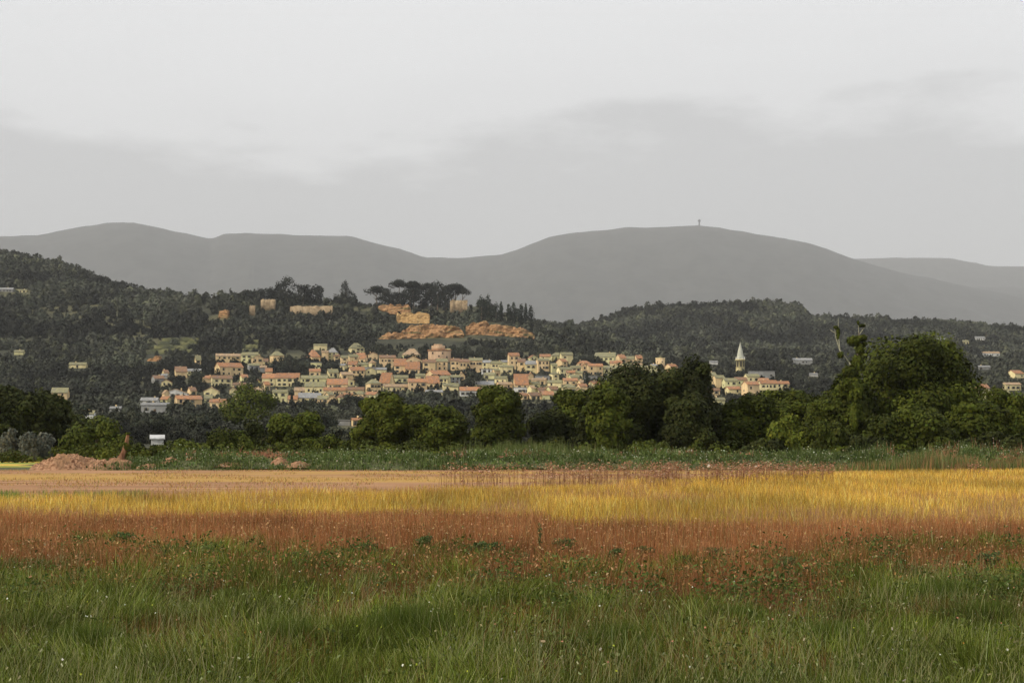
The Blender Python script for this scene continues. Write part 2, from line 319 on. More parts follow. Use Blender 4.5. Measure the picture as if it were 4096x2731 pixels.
# ------------------------------------------------------------------ rock faces and ruined walls on the village hill
M_cliff = mat_noise('orange_rock', (0.17, 0.08, 0.03), (0.56, 0.33, 0.16), .45, c3=(0.12, 0.12, 0.05), scale3=.16, coord='World', stretch=(.35, .6, 4.0), bump=1.0, t3=.56)
M_ochre = mat_noise('ochre_rock', (0.36, 0.21, 0.08), (0.56, 0.37, 0.16), .3, coord='World', stretch=(1, 1, 2), bump=.6)
M_ruin = mat_noise('old_stone', (0.24, 0.17, 0.10), (0.44, 0.33, 0.20), .22, coord='World', bump=.1)
M_olive = mat_noise('terrace_grass', (0.075, 0.08, 0.035), (0.17, 0.165, 0.075), .12, c3=(0.06, 0.065, 0.035), scale3=.05, coord='World')
def cliff(name, label, top, bot, D0, mat, depth=14, amp=3.0, kind=None, cat='cliff', seed=0):
    """a solid rock face between two photo outlines at distance D0, with ledges, closed behind into the hill"""
    xs = np.linspace(top[0][0], top[-1][0], 200); tz = pz(np.interp(xs, *np.array(top, float).T), D0); bz = pz(np.interp(xs, *np.array(bot, float).T), D0) - 3
    X = px(xs, D0); m = 26; t = np.linspace(0, 1, m)
    Z = bz[:, None] * (1 - t) + tz[:, None] * t; XX = np.repeat(X[:, None], m, 1)
    led = np.floor(Z / 3.2 + fbm(XX / 16, Z / 9, seed % 6) * 3) * 1.1; led = led - led.min()
    Y = D0 + (t[None, :] - .5) * 5 + led * .8 + (fbm(XX / 8, Z / 5, seed % 6) - .5) * amp * 3.4 + (fbm(XX / 2.6, Z / 1.5, 1) - .5) * amp * 1.4
    jg = (np.floor(fbm(X / 5, X * 0, 2) * 7) / 7 - .5) * 5; Z += jg[:, None] * t[None, :] ** 1.5; Z -= (np.floor(fbm(X / 7, X * 0 + 3, 4) * 5) / 5)[:, None] * 4 * (1 - t[None, :]) ** 2
    V = np.stack([XX, Y, Z], -1).reshape(-1, 3); n = len(xs)
    i = np.arange((n - 1) * (m - 1)); r, c = i // (m - 1), i % (m - 1); v0 = r * m + c
    Q = np.stack([v0, v0 + m, v0 + m + 1, v0 + 1], 1)
    Vb = V.copy(); Vb[:, 1] = D0 + depth; Qb = Q[:, ::-1] + len(V); r_ = np.arange(n - 1)
    tp = np.stack([r_ * m + m - 1, (r_ + 1) * m + m - 1, (r_ + 1) * m + m - 1 + len(V), r_ * m + m - 1 + len(V)], 1)
    c_ = np.arange(m - 1); s1 = np.stack([c_, c_ + 1, c_ + 1 + len(V), c_ + len(V)], 1); b = (n - 1) * m; s2 = np.stack([b + c_ + 1, b + c_, b + c_ + len(V), b + c_ + 1 + len(V)], 1)
    o = link(name, mesh_np(name, np.vstack([V, Vb]), np.vstack([Q, Qb, tp, s1, s2])), mat)
    return tag(o, label, cat, kind=kind)
cliff('cliff', 'long stepped orange rock cliff above the tall stone house', [(1490, 1370), (1535, 1334), (1570, 1322), (1595, 1332), (1628, 1302), (1680, 1298), (1720, 1292), (1790, 1293), (1835, 1304), (1856, 1328)], [(1500, 1396), (1560, 1402), (1600, 1386), (1640, 1390), (1700, 1388), (1780, 1374), (1850, 1368)], 1410, M_cliff, seed=1)
cliff('cliff', 'layered orange rock cliff under the row of cypresses', [(1862, 1302), (1900, 1283), (1945, 1279), (1960, 1296), (2050, 1297), (2100, 1312), (2138, 1332)], [(1866, 1330), (1905, 1358), (1960, 1364), (2060, 1368), (2110, 1368), (2135, 1374)], 1425, M_cliff, seed=2)
cliff('cliff', 'yellow ochre bluff below the umbrella pines', [(1585, 1250), (1600, 1248), (1680, 1249), (1712, 1252), (1718, 1262)], [(1585, 1262), (1605, 1296), (1650, 1296), (1680, 1284), (1718, 1286)], 1520, M_ochre, amp=1.4, seed=3)
cliff('cliff', 'small broken pale rock outcrop left of the ochre bluff', [(1512, 1216), (1560, 1212), (1575, 1222), (1600, 1214), (1630, 1216), (1640, 1230)], [(1512, 1222), (1560, 1240), (1600, 1248), (1640, 1246)], 1545, M_cliff, amp=2.4, seed=4)
cliff('cliff', 'reddish rock scar among the trees at the far end of the hill', [(872, 1240), (885, 1234), (908, 1240)], [(872, 1262), (890, 1272), (908, 1258)], 1540, M_cliff, amp=1.6, seed=5)
cliff('cliff', 'orange earth scar below the olive terraces', [(584, 1432), (605, 1423), (632, 1423)], [(584, 1444), (610, 1446), (632, 1438)], 1240, M_cliff, amp=1.6, seed=0)
def ruin(name, label, x0, x1, yt, yb, D0, jag=1.2, thick=1.4, mat=M_ruin, cat='ruin', xs_top=None, seed=3):
    xs = np.linspace(px(x0, D0), px(x1, D0), 40); rg = np.random.default_rng(seed)
    t = pz(yt, D0) + np.interp(np.arange(40), np.arange(0, 40, 3), rg.uniform(-jag, jag * .4, 14)) + rg.uniform(-.15, .15, 40); b = min(pz(yb, D0), gz(float(xs[20]), D0)) - 2
    V = [];
    for x, z in zip(xs, t): V += [(x, D0, b), (x, D0, z), (x, D0 + thick, z), (x, D0 + thick, b)]
    Q = [(4 * i + k, 4 * i + 4 + k, 4 * i + 4 + (k + 1) % 4, 4 * i + (k + 1) % 4) for i in range(39) for k in range(4)] + [(0, 1, 2, 3), (159, 158, 157, 156)]
    o = link(name, mesh_np(name, V, Q), mat); return tag(o, label, cat)
ruin('stone_wall', 'long low stone rampart wall on the hilltop below the pines', 1160, 1330, 1222, 1238, 1560, jag=1.3, cat='wall')
ruin('ruined_tower', 'square orange ruined tower among dark pines on the hilltop', 1043, 1098, 1195, 1230, 1590, jag=1.4, thick=10)
ruin('ruined_wall', 'broken beige castle wall under the last umbrella pine', 1800, 1870, 1198, 1228, 1585, jag=1.8)
ruin('ruined_wall', 'small leaning pale ruin fragment left of the ruined tower', 998, 1020, 1220, 1262, 1560, jag=1.5)
# olive terraces: retained grass steps on the slope
def terrace(label, quad, D0, k=4, seed=0):
    """banked grass steps"""
    (x0, x1, yt, yb) = quad; V = []; Q = []; rg = np.random.default_rng(seed)
    for s in range(k):
        ya = yb + (yt - yb) * s / k; yc = yb + (yt - yb) * (s + .55) / k; Da = D0 + s * 14; xa = x0 + (s * (x1 - x0) * .08); xb_ = x1 - (k - 1 - s) * (x1 - x0) * .05
        n = 14; o = len(V)
        for i in range(n + 1):
            x = px(xa + (xb_ - xa) * i / n, Da); wv = math.sin(i * .6 + s) * 1.2; j = .6 * rg.uniform(-1, 1)
            V += [(x, Da + wv, pz(ya, Da) - 1.5), (x, Da + 1.6 + wv, pz(yc, Da) + j), (x, Da + 14 + wv, pz(yc, Da) + .8 + j), (x, Da + 15 + wv, pz(ya, Da) - 4)]
        Q += [(o + 4 * i + q_, o + 4 * i + 4 + q_, o + 4 * i + 5 + q_, o + 4 * i + 1 + q_) for i in range(n) for q_ in range(3)]
        Q += [(o, o + 1, o + 2, o + 3), (o + 4 * n + 3, o + 4 * n + 2, o + 4 * n + 1, o + 4 * n)]
    o = link('terrace', mesh_np('terrace', V, Q), M_olive); return tag(o, label, 'terrace', kind='structure')
terrace('stepped olive terraces on the slope left of the village', (578, 800, 1344, 1418), 1300, 5, 1)
terrace('grassy cone shaped bank behind the houses', (962, 1034, 1352, 1405), 1330, 3, 2)
terrace('narrow grassy ledge above the village roofs', (1090, 1182, 1350, 1368), 1400, 2, 3)
terrace('pale sloping meadow above the far end of the village', (2050, 2180, 1380, 1412), 1340, 2, 4)
terrace('dry meadow below the last houses', (2090, 2225, 1596, 1632), 905, 2, 5)
terrace('grass bank below the white trimmed bungalow', (1790, 1930, 1588, 1606), 930, 1, 6)
terrace('grassy ledge on the wooded slope', (878, 935, 1192, 1202), 1640, 1, 7)
terrace('small clearing on the wooded slope', (470, 540, 1402, 1432), 1330, 2, 8)

# ------------------------------------------------------------------ houses
def wallmat(name, c): return mat_noise(name, tuple(v * .84 for v in c), tuple(min(1, v * 1.08) for v in c), .5, c3=tuple(v * .72 for v in c), scale3=.25, stretch=(1, 1, .35), rand=.14)
def roofmat(name, c): return mat_noise(name, tuple(v * .72 for v in c), tuple(min(1, v * 1.2) for v in c), 1.1, c3=tuple((v * .6 + .06) for v in c), scale3=.5, rand=.16, bump=.3)
WALL = {'cream': wallmat('plaster_cream', (.88, .76, .41)), 'salmon': wallmat('plaster_salmon', (.84, .63, .34)), 'orange': wallmat('plaster_orange', (.88, .65, .36)),
        'olive': wallmat('plaster_olive_beige', (.74, .69, .36)), 'white': wallmat('plaster_white', (.78, .77, .72)), 'grey': wallmat('stone_grey', (.36, .36, .34)), 'stone': wallmat('rubble_stone', (.62, .43, .27))}
ROOF = {'white': roofmat('roof_white', (.74, .74, .72)), 'terracotta': roofmat('roof_terracotta', (.42, .205, .10)), 'brown': roofmat('roof_brown', (.26, .15, .085)), 'mossy': roofmat('roof_mossy', (.27, .25, .13)),
        'grey': roofmat('roof_grey', (.30, .30, .29)), 'pale': roofmat('roof_pale', (.42, .29, .17))}
M_glass = mat_new('dark_window')[0]; M_glass.node_tree.nodes['Principled BSDF'].inputs['Base Color'].default_value = (.035, .035, .04, 1); M_glass.node_tree.nodes['Principled BSDF'].inputs['Roughness'].default_value = .25
M_shut = mat_noise('shutter_paint', (.13, .14, .10), (.26, .22, .15), 3, rand=.5)
M_door = mat_noise('door_wood', (.08, .05, .03), (.14, .09, .05), 3, rand=.3)
M_trim = mat_noise('white_trim', (.70, .70, .68), (.8, .8, .78), 2)
def box_me(name, s=(1, 1, 1), off=(0, 0, 0)):
    v = [((x - .5) * s[0] + off[0], (y - .5) * s[1] + off[1], (z - .5) * s[2] + off[2]) for x in (0, 1) for y in (0, 1) for z in (0, 1)]
    return mesh_np(name, v, [(0, 1, 3, 2), (4, 6, 7, 5), (0, 4, 5, 1), (2, 3, 7, 6), (0, 2, 6, 4), (1, 5, 7, 3)])
ME_win = box_me('window', (1, .14, 1.4)); ME_win.materials.append(M_glass)
ME_shut = box_me('shutter', (.48, .08, 1.45)); ME_shut.materials.append(M_shut)
ME_door = box_me('door', (1.2, .16, 2.2)); ME_door.materials.append(M_door)
ME_chim = box_me('chimney', (.7, .9, 1.5)); ME_chim.materials.append(WALL['salmon'])
def poly_me(name, verts, faces):
    me = bpy.data.meshes.new(name); me.from_pydata(verts, [], faces); me.update(); return me
def roof_slab(pts, t=.28):
    """closed slab from a planar quad/tri given counter-clockwise seen from above"""
    n = len(pts); v = [tuple(p) for p in pts] + [(p[0], p[1], p[2] - t) for p in pts]
    f = [tuple(range(n)), tuple(range(2 * n - 1, n - 1, -1))] + [(i, n + i, n + (i + 1) % n, (i + 1) % n) for i in range(n)]
    return v, f
def house_geo(root, w, d, h, r, style, wall, roof, base=4.0):
    hw, hd = w / 2, d / 2; o = .35
    wv = [(-hw, -hd, -base), (hw, -hd, -base), (hw, hd, -base), (-hw, hd, -base), (-hw, -hd, h), (hw, -hd, h), (hw, hd, h), (-hw, hd, h)]
    wf = [(0, 1, 5, 4), (1, 2, 6, 5), (2, 3, 7, 6), (3, 0, 4, 7)]; slabs = []
    if style == 'gable':      # ridge runs along the facade
        wv += [(-hw, 0, h + r), (hw, 0, h + r)]; wf[1] = (1, 2, 6, 9, 5); wf[3] = (3, 0, 4, 8, 7)
        k = r / hd; slabs = [[(-hw - o, -hd - o, h - k * o), (hw + o, -hd - o, h - k * o), (hw + o, 0, h + r), (-hw - o, 0, h + r)], [(-hw - o, 0, h + r), (hw + o, 0, h + r), (hw + o, hd + o, h - k * o), (-hw - o, hd + o, h - k * o)]]
    elif style == 'front':    # gable end faces the viewer
        wv += [(0, -hd, h + r), (0, hd, h + r)]; wf[0] = (0, 1, 5, 8, 4); wf[2] = (2, 3, 7, 9, 6); k = r / hw
        slabs = [[(-hw - o, -hd - o, h - k * o), (0, -hd - o, h + r), (0, hd + o, h + r), (-hw - o, hd + o, h - k * o)], [(0, -hd - o, h + r), (hw + o, -hd - o, h - k * o), (hw + o, hd + o, h - k * o), (0, hd + o, h + r)]]
    elif style == 'hip':
        a = min(hd, hw * .7); wf.append((4, 5, 6, 7)); e = h; L1 = (-hw + a, 0, h + r); R1 = (hw - a, 0, h + r); p = [(-hw - o, -hd - o, e), (hw + o, -hd - o, e), (hw + o, hd + o, e), (-hw - o, hd + o, e)]
        slabs = [[p[0], p[1], R1, L1], [p[1], p[2], R1], [p[2], p[3], L1, R1], [p[3], p[0], L1]]
    elif style == 'shed':
        wv[4] = (-hw, -hd, h); wv[5] = (hw, -hd, h); wv[6] = (hw, hd, h + r); wv[7] = (-hw, hd, h + r); k = r / d
        slabs = [[(-hw - o, -hd - o, h - k * o), (hw + o, -hd - o, h - k * o), (hw + o, hd + o, h + r + k * o), (-hw - o, hd + o, h + r + k * o)]]
    else:
        slabs = [[(-hw - .2, -hd - .2, h + .3), (hw + .2, -hd - .2, h + .3), (hw + .2, hd + .2, h + .3), (-hw - .2, hd + .2, h + .3)]]; wf.append((4, 5, 6, 7))
    link('wall', poly_me('wall', wv, wf), WALL[wall], root)
    V = []; Fc = []
    for s in slabs:
        s = [(x, y, z + .30) for x, y, z in s]; v, f = roof_slab(s); k = len(V); V += v; Fc += [tuple(i + k for i in g) for g in f]
    rf = link('roof', poly_me('roof', V, Fc), ROOF[roof], root)
    return rf
def put(me, name, parent, loc, rz=0, scale=(1, 1, 1)):
    o = link(name, me, None, parent); o.location = loc; o.rotation_euler = (0, 0, rz); o.scale = scale; return o
HOUSES = []; KEEPOUT = [(1505, 1852, 1296, 1376, 1410), (1866, 2130, 1282, 1352, 1425), (1585, 1718, 1248, 1290, 1520), (1512, 1640, 1212, 1244, 1545), (872, 908, 1236, 1266, 1540), (1165, 1325, 1222, 1236, 1560), (1043, 1100, 1194, 1228, 1590), (1800, 1872, 1194, 1226, 1585), (998, 1020, 1220, 1260, 1560), (1711, 1801, 1374, 1480, 1225), (2615, 2670, 1432, 1490, 1130), (2880, 3000, 1365, 1535, 1110), (584, 632, 1424, 1442, 1240)]
def house(x0, x1, yr, ye, yb, style='gable', wall='cream', roof='terracotta', yaw=None, label=None, depth=None, wins=None, D=None, seed=None, door=None, name='house', cat='house', group='village houses', chim=None):
    seed = len(HOUSES) if seed is None else seed; rg = np.random.default_rng(500 + seed)
    D = D or solve_D((x0 + x1) / 2, yb, 200, 2500); m = D / F
    yaw = R(rg.choice([-14, -4, 2, 6, 12, 20, 27]) + rg.uniform(-3, 3)) if yaw is None else R(yaw)
    Wt = (x1 - x0) * m; h = (yb - ye) * m; r = max((ye - yr) * m, .4)
    d = depth or float(np.clip({'gable': r * 2 / .50, 'shed': r / .32, 'hip': r * 2 / .5}.get(style, 8), 6.5, 20))
    if depth is None: d = min(d, max(Wt * 1.1, 5.5))
    ex = r * 0  # rise as read in the picture
    w = max((Wt - d * abs(math.sin(yaw))) / math.cos(yaw), Wt * .55)
    X = px((x0 + x1) / 2, D); zb = pz(yb, D); root = empty(name, (X, D + d / 2, zb), yaw)
    rf = house_geo(root, w, d, h, r, style, wall, roof, base=max(4.0, zb - gz(X, D) + 5))
    st = max(1, int(round(h / 3.0))) if h > 2.2 else 0; nx = int(np.clip(round(w / 4.2), 1, 5))
    if wins is not None: st, nx = wins
    k = 0
    for s in range(st):
        zc = h - (h / max(st, 1)) * (s + .5)
        for i in range(nx):
            if rg.random() < (.28 if wins is None else .1): continue
            if k >= 10: break
            xx = (-.5 + (i + .5) / nx) * w * .9 + rg.uniform(-.2, .2)
            if s == st - 1 and i == nx // 2 and (door or (door is None and rg.random() < .5)) and h > 4:
                put(ME_door, 'door', root, (xx, -d / 2 - .02, 1.1 if zc > 1.3 else zc)); continue
            sc = rg.uniform(1.0, 1.45); wi = put(ME_win, 'window', root, (xx, -d / 2 - .02, zc), 0, (sc, 1, sc)); k += 1
            if rg.random() < .45:
                for sg in (-1, 1): put(ME_shut, 'shutter', wi, (sg * .78, -.06, 0))
    if w > 5 and st:    # one window on the sunlit side wall
        put(ME_win, 'window', root, (-w / 2 - .02, rg.uniform(-.15, .15) * d, h * .55), R(90))
    if (chim if chim is not None else rg.random() < .6) and style != 'flat':
        put(ME_chim, 'chimney', rf, (rg.uniform(-.3, .3) * w, .3, h + r * .8 + .6))
    HOUSES.append(dict(o=root, x=(x0 + x1) / 2, y=yb, w=w, h=h, style=style, wall=wall, roof=roof, label=label, name=name))
    tag(root, label, cat, group); KEEPOUT.append((x0, x1, yr, yb if group is None else yr + .46 * (yb - yr), D))
    return root
H = house
# left end of the village
H(857, 963, 1414, 1424, 1452, 'gable', 'salmon', 'pale'); H(849, 968, 1450, 1468, 1503, 'gable', 'salmon', 'terracotta', wins=(2, 4)); H(963, 1032, 1408, 1420, 1458, 'gable', 'olive', 'mossy')
H(1000, 1052, 1420, 1432, 1468, 'front', 'salmon', 'pale', 16); H(985, 1037, 1454, 1461, 1482, 'gable', 'grey', 'mossy', wins=(1, 2)); H(1068, 1135, 1403, 1422, 1456, 'hip', 'salmon', 'mossy')
H(1028, 1072, 1433, 1446, 1460, 'gable', 'cream', 'brown'); H(683, 747, 1465, 1487, 1514, 'gable', 'salmon', 'brown', 18); H(772, 803, 1421, 1440, 1468, 'gable', 'orange', 'mossy', 20); H(595, 655, 1501, 1514, 1536, 'gable', 'grey', 'brown')
H(642, 670, 1495, 1502, 1514, 'gable', 'grey', 'grey'); H(803, 870, 1502, 1513, 1530, 'gable', 'salmon', 'terracotta'); H(836, 927, 1501, 1514, 1548, 'gable', 'cream', 'brown', 18, wins=(2, 3)); H(812, 872, 1549, 1564, 1586, 'front', 'cream', 'pale', 4)
H(650, 747, 1556, 1573, 1588, 'front', 'white', 'pale', 3, label='low white house with a wide pale gable above the long orange gabled farmhouse', wins=(1, 4)); H(690, 803, 1582, 1596, 1631, 'gable', 'orange', 'terracotta', 24, label='long orange farmhouse with sunlit gable end at the foot of the village', wins=(2, 4))
H(560, 627, 1590, 1602, 1621, 'gable', 'white', 'grey', 2, wins=(1, 3), label='white house with grey roof and three windows, lowest left of the village'); H(563, 672, 1611, 1620, 1652, 'gable', 'grey', 'grey', 2, label='low grey annexe just below the white grey roofed house'); H(838, 900, 1596, 1608, 1632, 'gable', 'orange', 'terracotta')
H(740, 802, 1475, 1484, 1500, 'gable', 'olive', 'grey'); H(1045, 1100, 1494, 1512, 1545, 'gable', 'cream', 'terracotta', 3); H(1098, 1194, 1491, 1512, 1545, 'gable', 'cream', 'terracotta', 3, wins=(2, 4)); H(1088, 1148, 1558, 1569, 1608, 'gable', 'olive', 'mossy')
H(930, 980, 1530, 1540, 1556, 'gable', 'cream', 'brown'); H(900, 960, 1472, 1482, 1500, 'gable', 'salmon', 'terracotta'); H(1035, 1066, 1462, 1470, 1488, 'gable', 'grey', 'pale')
# between the left end and the tall stone house
H(1253, 1307, 1375, 1381, 1400, 'gable', 'cream', 'mossy'); H(1216, 1280, 1398, 1428, 1447, 'hip', 'salmon', 'terracotta'); H(1240, 1284, 1446, 1451, 1477, 'flat', 'olive', 'grey', 2, wins=(1, 6)); H(1285, 1312, 1402, 1409, 1447, 'gable', 'orange', 'pale', 3, wins=(1, 1))
H(1310, 1347, 1391, 1410, 1445, 'hip', 'olive', 'grey'); H(1330, 1358, 1418, 1424, 1447, 'gable', 'salmon', 'brown'); H(1382, 1457, 1370, 1393, 1414, 'hip', 'cream', 'mossy'); H(1357, 1392, 1421, 1431, 1456, 'gable', 'orange', 'mossy')
H(1388, 1432, 1416, 1427, 1452, 'gable', 'salmon', 'mossy'); H(1422, 1460, 1411, 1421, 1440, 'gable', 'orange', 'terracotta'); H(1468, 1510, 1409, 1418, 1440, 'front', 'orange', 'terracotta', 10); H(1513, 1582, 1420, 1431, 1476, 'gable', 'orange', 'brown', 8, wins=(2, 4))
H(1572, 1622, 1434, 1462, 1492, 'gable', 'orange', 'terracotta', 5); H(1608, 1682, 1393, 1420, 1434, 'hip', 'olive', 'pale'); H(1612, 1688, 1424, 1441, 1456, 'front', 'orange', 'terracotta', 8); H(1618, 1678, 1446, 1476, 1494, 'gable', 'orange', 'terracotta', 3)
H(1388, 1459, 1466, 1481, 1512, 'gable', 'salmon', 'terracotta', 16); H(1354, 1412, 1488, 1498, 1517, 'gable', 'salmon', 'pale'); H(1198, 1310, 1501, 1513, 1530, 'gable', 'olive', 'mossy'); H(1299, 1389, 1514, 1537, 1556, 'gable', 'orange', 'terracotta', 6, wins=(1, 4))
H(1289, 1380, 1549, 1561, 1584, 'gable', 'orange', 'terracotta', 8); H(1375, 1455, 1548, 1559, 1582, 'gable', 'salmon', 'brown'); H(1215, 1298, 1527, 1546, 1575, 'gable', 'cream', 'mossy', 3, wins=(1, 3)); H(1171, 1217, 1549, 1563, 1594, 'gable', 'orange', 'pale', 8)
H(1184, 1282, 1571, 1591, 1610, 'gable', 'cream', 'grey', 8); H(1456, 1523, 1516, 1534, 1574, 'hip', 'salmon', 'mossy', 22, wins=(2, 3)); H(1516, 1574, 1490, 1530, 1548, 'gable', 'salmon', 'terracotta'); H(1528, 1642, 1536, 1547, 1564, 'gable', 'cream', 'pale')
H(1628, 1708, 1514, 1528, 1566, 'gable', 'orange', 'terracotta', 6); H(1452, 1506, 1462, 1470, 1486, 'flat', 'grey', 'grey'); H(1505, 1545, 1470, 1478, 1494, 'gable', 'cream', 'grey'); H(1560, 1632, 1500, 1511, 1530, 'gable', 'olive', 'mossy')
H(1428, 1470, 1450, 1457, 1470, 'gable', 'olive', 'mossy'); H(1340, 1385, 1455, 1462, 1480, 'gable', 'cream', 'grey')
# around and right of the tall stone house
H(1800, 1838, 1433, 1443, 1482, 'gable', 'orange', 'brown', 4, wins=(2, 2)); H(1744, 1790, 1434, 1446, 1482, 'gable', 'orange', 'mossy', 3); H(1688, 1742, 1437, 1449, 1486, 'gable', 'salmon', 'brown', 4); H(1834, 1880, 1436, 1448, 1492, 'gable', 'salmon', 'brown', 3, wins=(2, 3))
H(1876, 1929, 1431, 1442, 1490, 'gable', 'orange', 'mossy', 2, wins=(2, 4)); H(1927, 1965, 1440, 1450, 1482, 'gable', 'cream', 'grey', 2); H(1963, 2009, 1444, 1454, 1490, 'gable', 'cream', 'mossy', 3, wins=(2, 3)); H(2003, 2034, 1440, 1448, 1470, 'gable', 'olive', 'grey')
H(1997, 2052, 1461, 1468, 1500, 'gable', 'cream', 'mossy', 6, wins=(1, 2)); H(2030, 2078, 1410, 1423, 1478, 'gable', 'orange', 'terracotta', 8, wins=(3, 2), label='tall narrow orange house whose red roof stands above its neighbours'); H(2070, 2102, 1434, 1448, 1494, 'gable', 'salmon', 'brown', 4); H(2099, 2147, 1442, 1457, 1496, 'gable', 'cream', 'grey', 3, wins=(2, 2))
H(2145, 2197, 1433, 1442, 1498, 'gable', 'orange', 'mossy', 10, wins=(3, 3)); H(2195, 2229, 1452, 1460, 1498, 'gable', 'olive', 'mossy'); H(2053, 2114, 1495, 1538, 1554, 'gable', 'salmon', 'terracotta', 6); H(2109, 2134, 1491, 1502, 1518, 'front', 'orange', 'terracotta', 10)
H(1978, 2032, 1504, 1514, 1534, 'gable', 'cream', 'mossy'); H(1836, 1921, 1547, 1562, 1585, 'gable', 'white', 'terracotta', 4, wins=(1, 4), label='white trimmed bungalow with a salmon roof below the round dark tree'); H(1832, 1860, 1489, 1503, 1520, 'front', 'orange', 'pale', 8); H(1698, 1803, 1480, 1499, 1512, 'gable', 'salmon', 'terracotta')
H(1698, 1757, 1503, 1532, 1548, 'gable', 'salmon', 'terracotta', 8); H(1755, 1804, 1503, 1515, 1540, 'gable', 'cream', 'mossy'); H(1767, 1808, 1534, 1541, 1562, 'gable', 'cream', 'mossy'); H(2055, 2117, 1546, 1551, 1575, 'flat', 'white', 'grey', 3, wins=(1, 4))
H(2160, 2203, 1550, 1557, 1572, 'gable', 'cream', 'terracotta'); H(2190, 2252, 1520, 1530, 1556, 'gable', 'cream', 'mossy'); H(1984, 2050, 1528, 1537, 1552, 'gable', 'orange', 'pale'); H(1900, 1975, 1524, 1538, 1556, 'gable', 'cream', 'grey', 3)
H(1935, 1985, 1490, 1500, 1516, 'gable', 'olive', 'mossy'); H(1800, 1840, 1500, 1508, 1536, 'gable', 'grey', 'mossy'); H(1700, 1770, 1560, 1568, 1584, 'gable', 'cream', 'grey'); H(2125, 2190, 1512, 1520, 1538, 'gable', 'salmon', 'pale')
H(2140, 2200, 1498, 1505, 1526, 'flat', 'grey', 'grey'); H(2112, 2160, 1527, 1534, 1552, 'gable', 'olive', 'mossy'); H(1660, 1700, 1494, 1503, 1522, 'gable', 'cream', 'mossy'); H(1965, 2000, 1474, 1482, 1504, 'gable', 'salmon', 'mossy')
H(1925, 1968, 1470, 1478, 1502, 'flat', 'white', 'grey', 2)
# right part of the village
H(2200, 2256, 1409, 1424, 1450, 'hip', 'olive', 'mossy'); H(2240, 2292, 1408, 1420, 1455, 'gable', 'cream', 'mossy', 8); H(2226, 2270, 1434, 1446, 1472, 'gable', 'salmon', 'terracotta'); H(2310, 2364, 1442, 1453, 1476, 'hip', 'orange', 'terracotta')
H(2318, 2352, 1455, 1464, 1494, 'front', 'orange', 'terracotta', 14); H(2350, 2412, 1454, 1464, 1502, 'gable', 'salmon', 'terracotta', 6, wins=(2, 3)); H(2376, 2467, 1407, 1428, 1458, 'shed', 'olive', 'mossy', -10); H(2440, 2492, 1442, 1452, 1472, 'gable', 'orange', 'terracotta')
H(2410, 2492, 1462, 1475, 1504, 'gable', 'olive', 'mossy', 4, wins=(2, 4)); H(2488, 2534, 1453, 1463, 1500, 'gable', 'cream', 'mossy'); H(2662, 2712, 1455, 1466, 1496, 'gable', 'orange', 'terracotta'); H(2248, 2304, 1536, 1550, 1596, 'hip', 'cream', 'mossy', 3, wins=(2, 3))
H(2353, 2422, 1524, 1536, 1558, 'gable', 'cream', 'terracotta'); H(2450, 2482, 1528, 1542, 1560, 'front', 'white', 'pale', 6); H(2226, 2290, 1468, 1477, 1505, 'gable', 'cream', 'mossy'); H(2280, 2325, 1462, 1472, 1500, 'gable', 'salmon', 'mossy')
H(2252, 2310, 1512, 1522, 1540, 'gable', 'orange', 'terracotta'); H(2272, 2318, 1498, 1508, 1528, 'gable', 'olive', 'mossy'); H(2310, 2345, 1520, 1530, 1550, 'gable', 'salmon', 'pale'); H(2340, 2390, 1500, 1506, 1520, 'flat', 'grey', 'grey')
H(2410, 2470, 1505, 1511, 1530, 'flat', 'grey', 'grey'); H(2526, 2572, 1452, 1459, 1480, 'gable', 'cream', 'pale'); H(2560, 2625, 1462, 1470, 1492, 'gable', 'olive', 'mossy'); H(2600, 2630, 1456, 1462, 1485, 'gable', 'cream', 'grey')
H(2266, 2300, 1482, 1490, 1515, 'gable', 'salmon', 'terracotta'); H(2290, 2330, 1484, 1492, 1515, 'gable', 'cream', 'mossy')
# beside the church
H(2829, 2866, 1488, 1500, 1545, 'gable', 'cream', 'mossy', 12); H(2855, 2900, 1500, 1512, 1550, 'gable', 'salmon', 'mossy', 10); H(2895, 2950, 1512, 1524, 1560, 'gable', 'olive', 'mossy', 6); H(2940, 2990, 1508, 1520, 1560, 'gable', 'olive', 'brown', 6)
H(2972, 3040, 1525, 1538, 1590, 'gable', 'orange', 'terracotta', 20, wins=(2, 2), label='tall house with bright orange sunlit wall right below the church spire'); H(3040, 3110, 1520, 1534, 1575, 'gable', 'cream', 'terracotta', 3, wins=(2, 4)); H(3100, 3158, 1524, 1535, 1562, 'gable', 'cream', 'terracotta', 4); H(3036, 3076, 1512, 1521, 1540, 'gable', 'orange', 'terracotta', 4)
H(2998, 3100, 1483, 1486, 1516, 'flat', 'grey', 'grey', 3, wins=(1, 5), label='dark modern house with a flat roof edged in white behind the orange house'); H(2830, 2880, 1552, 1562, 1592, 'gable', 'salmon', 'brown'); H(2905, 2965, 1545, 1556, 1585, 'gable', 'cream', 'terracotta'); H(2858, 2900, 1590, 1600, 1640, 'gable', 'olive', 'mossy')
H(2980, 3040, 1495, 1506, 1528, 'gable', 'cream', 'mossy'); H(3010, 3055, 1575, 1585, 1605, 'gable', 'cream', 'pale')
cov = np.zeros((400, 4200), bool)       # what of the village slope the listed houses already cover (photo px, rows 1300 to 1700)
def cover(x0, x1, y0, y1): cov[int(max(0, y0 - 1300)):int(max(0, y1 - 1300)), int(max(0, x0)):int(x1)] = True
for k_ in KEEPOUT: cover(k_[0], k_[1], k_[2], k_[2] + (k_[3] - k_[2]) * 2.1)
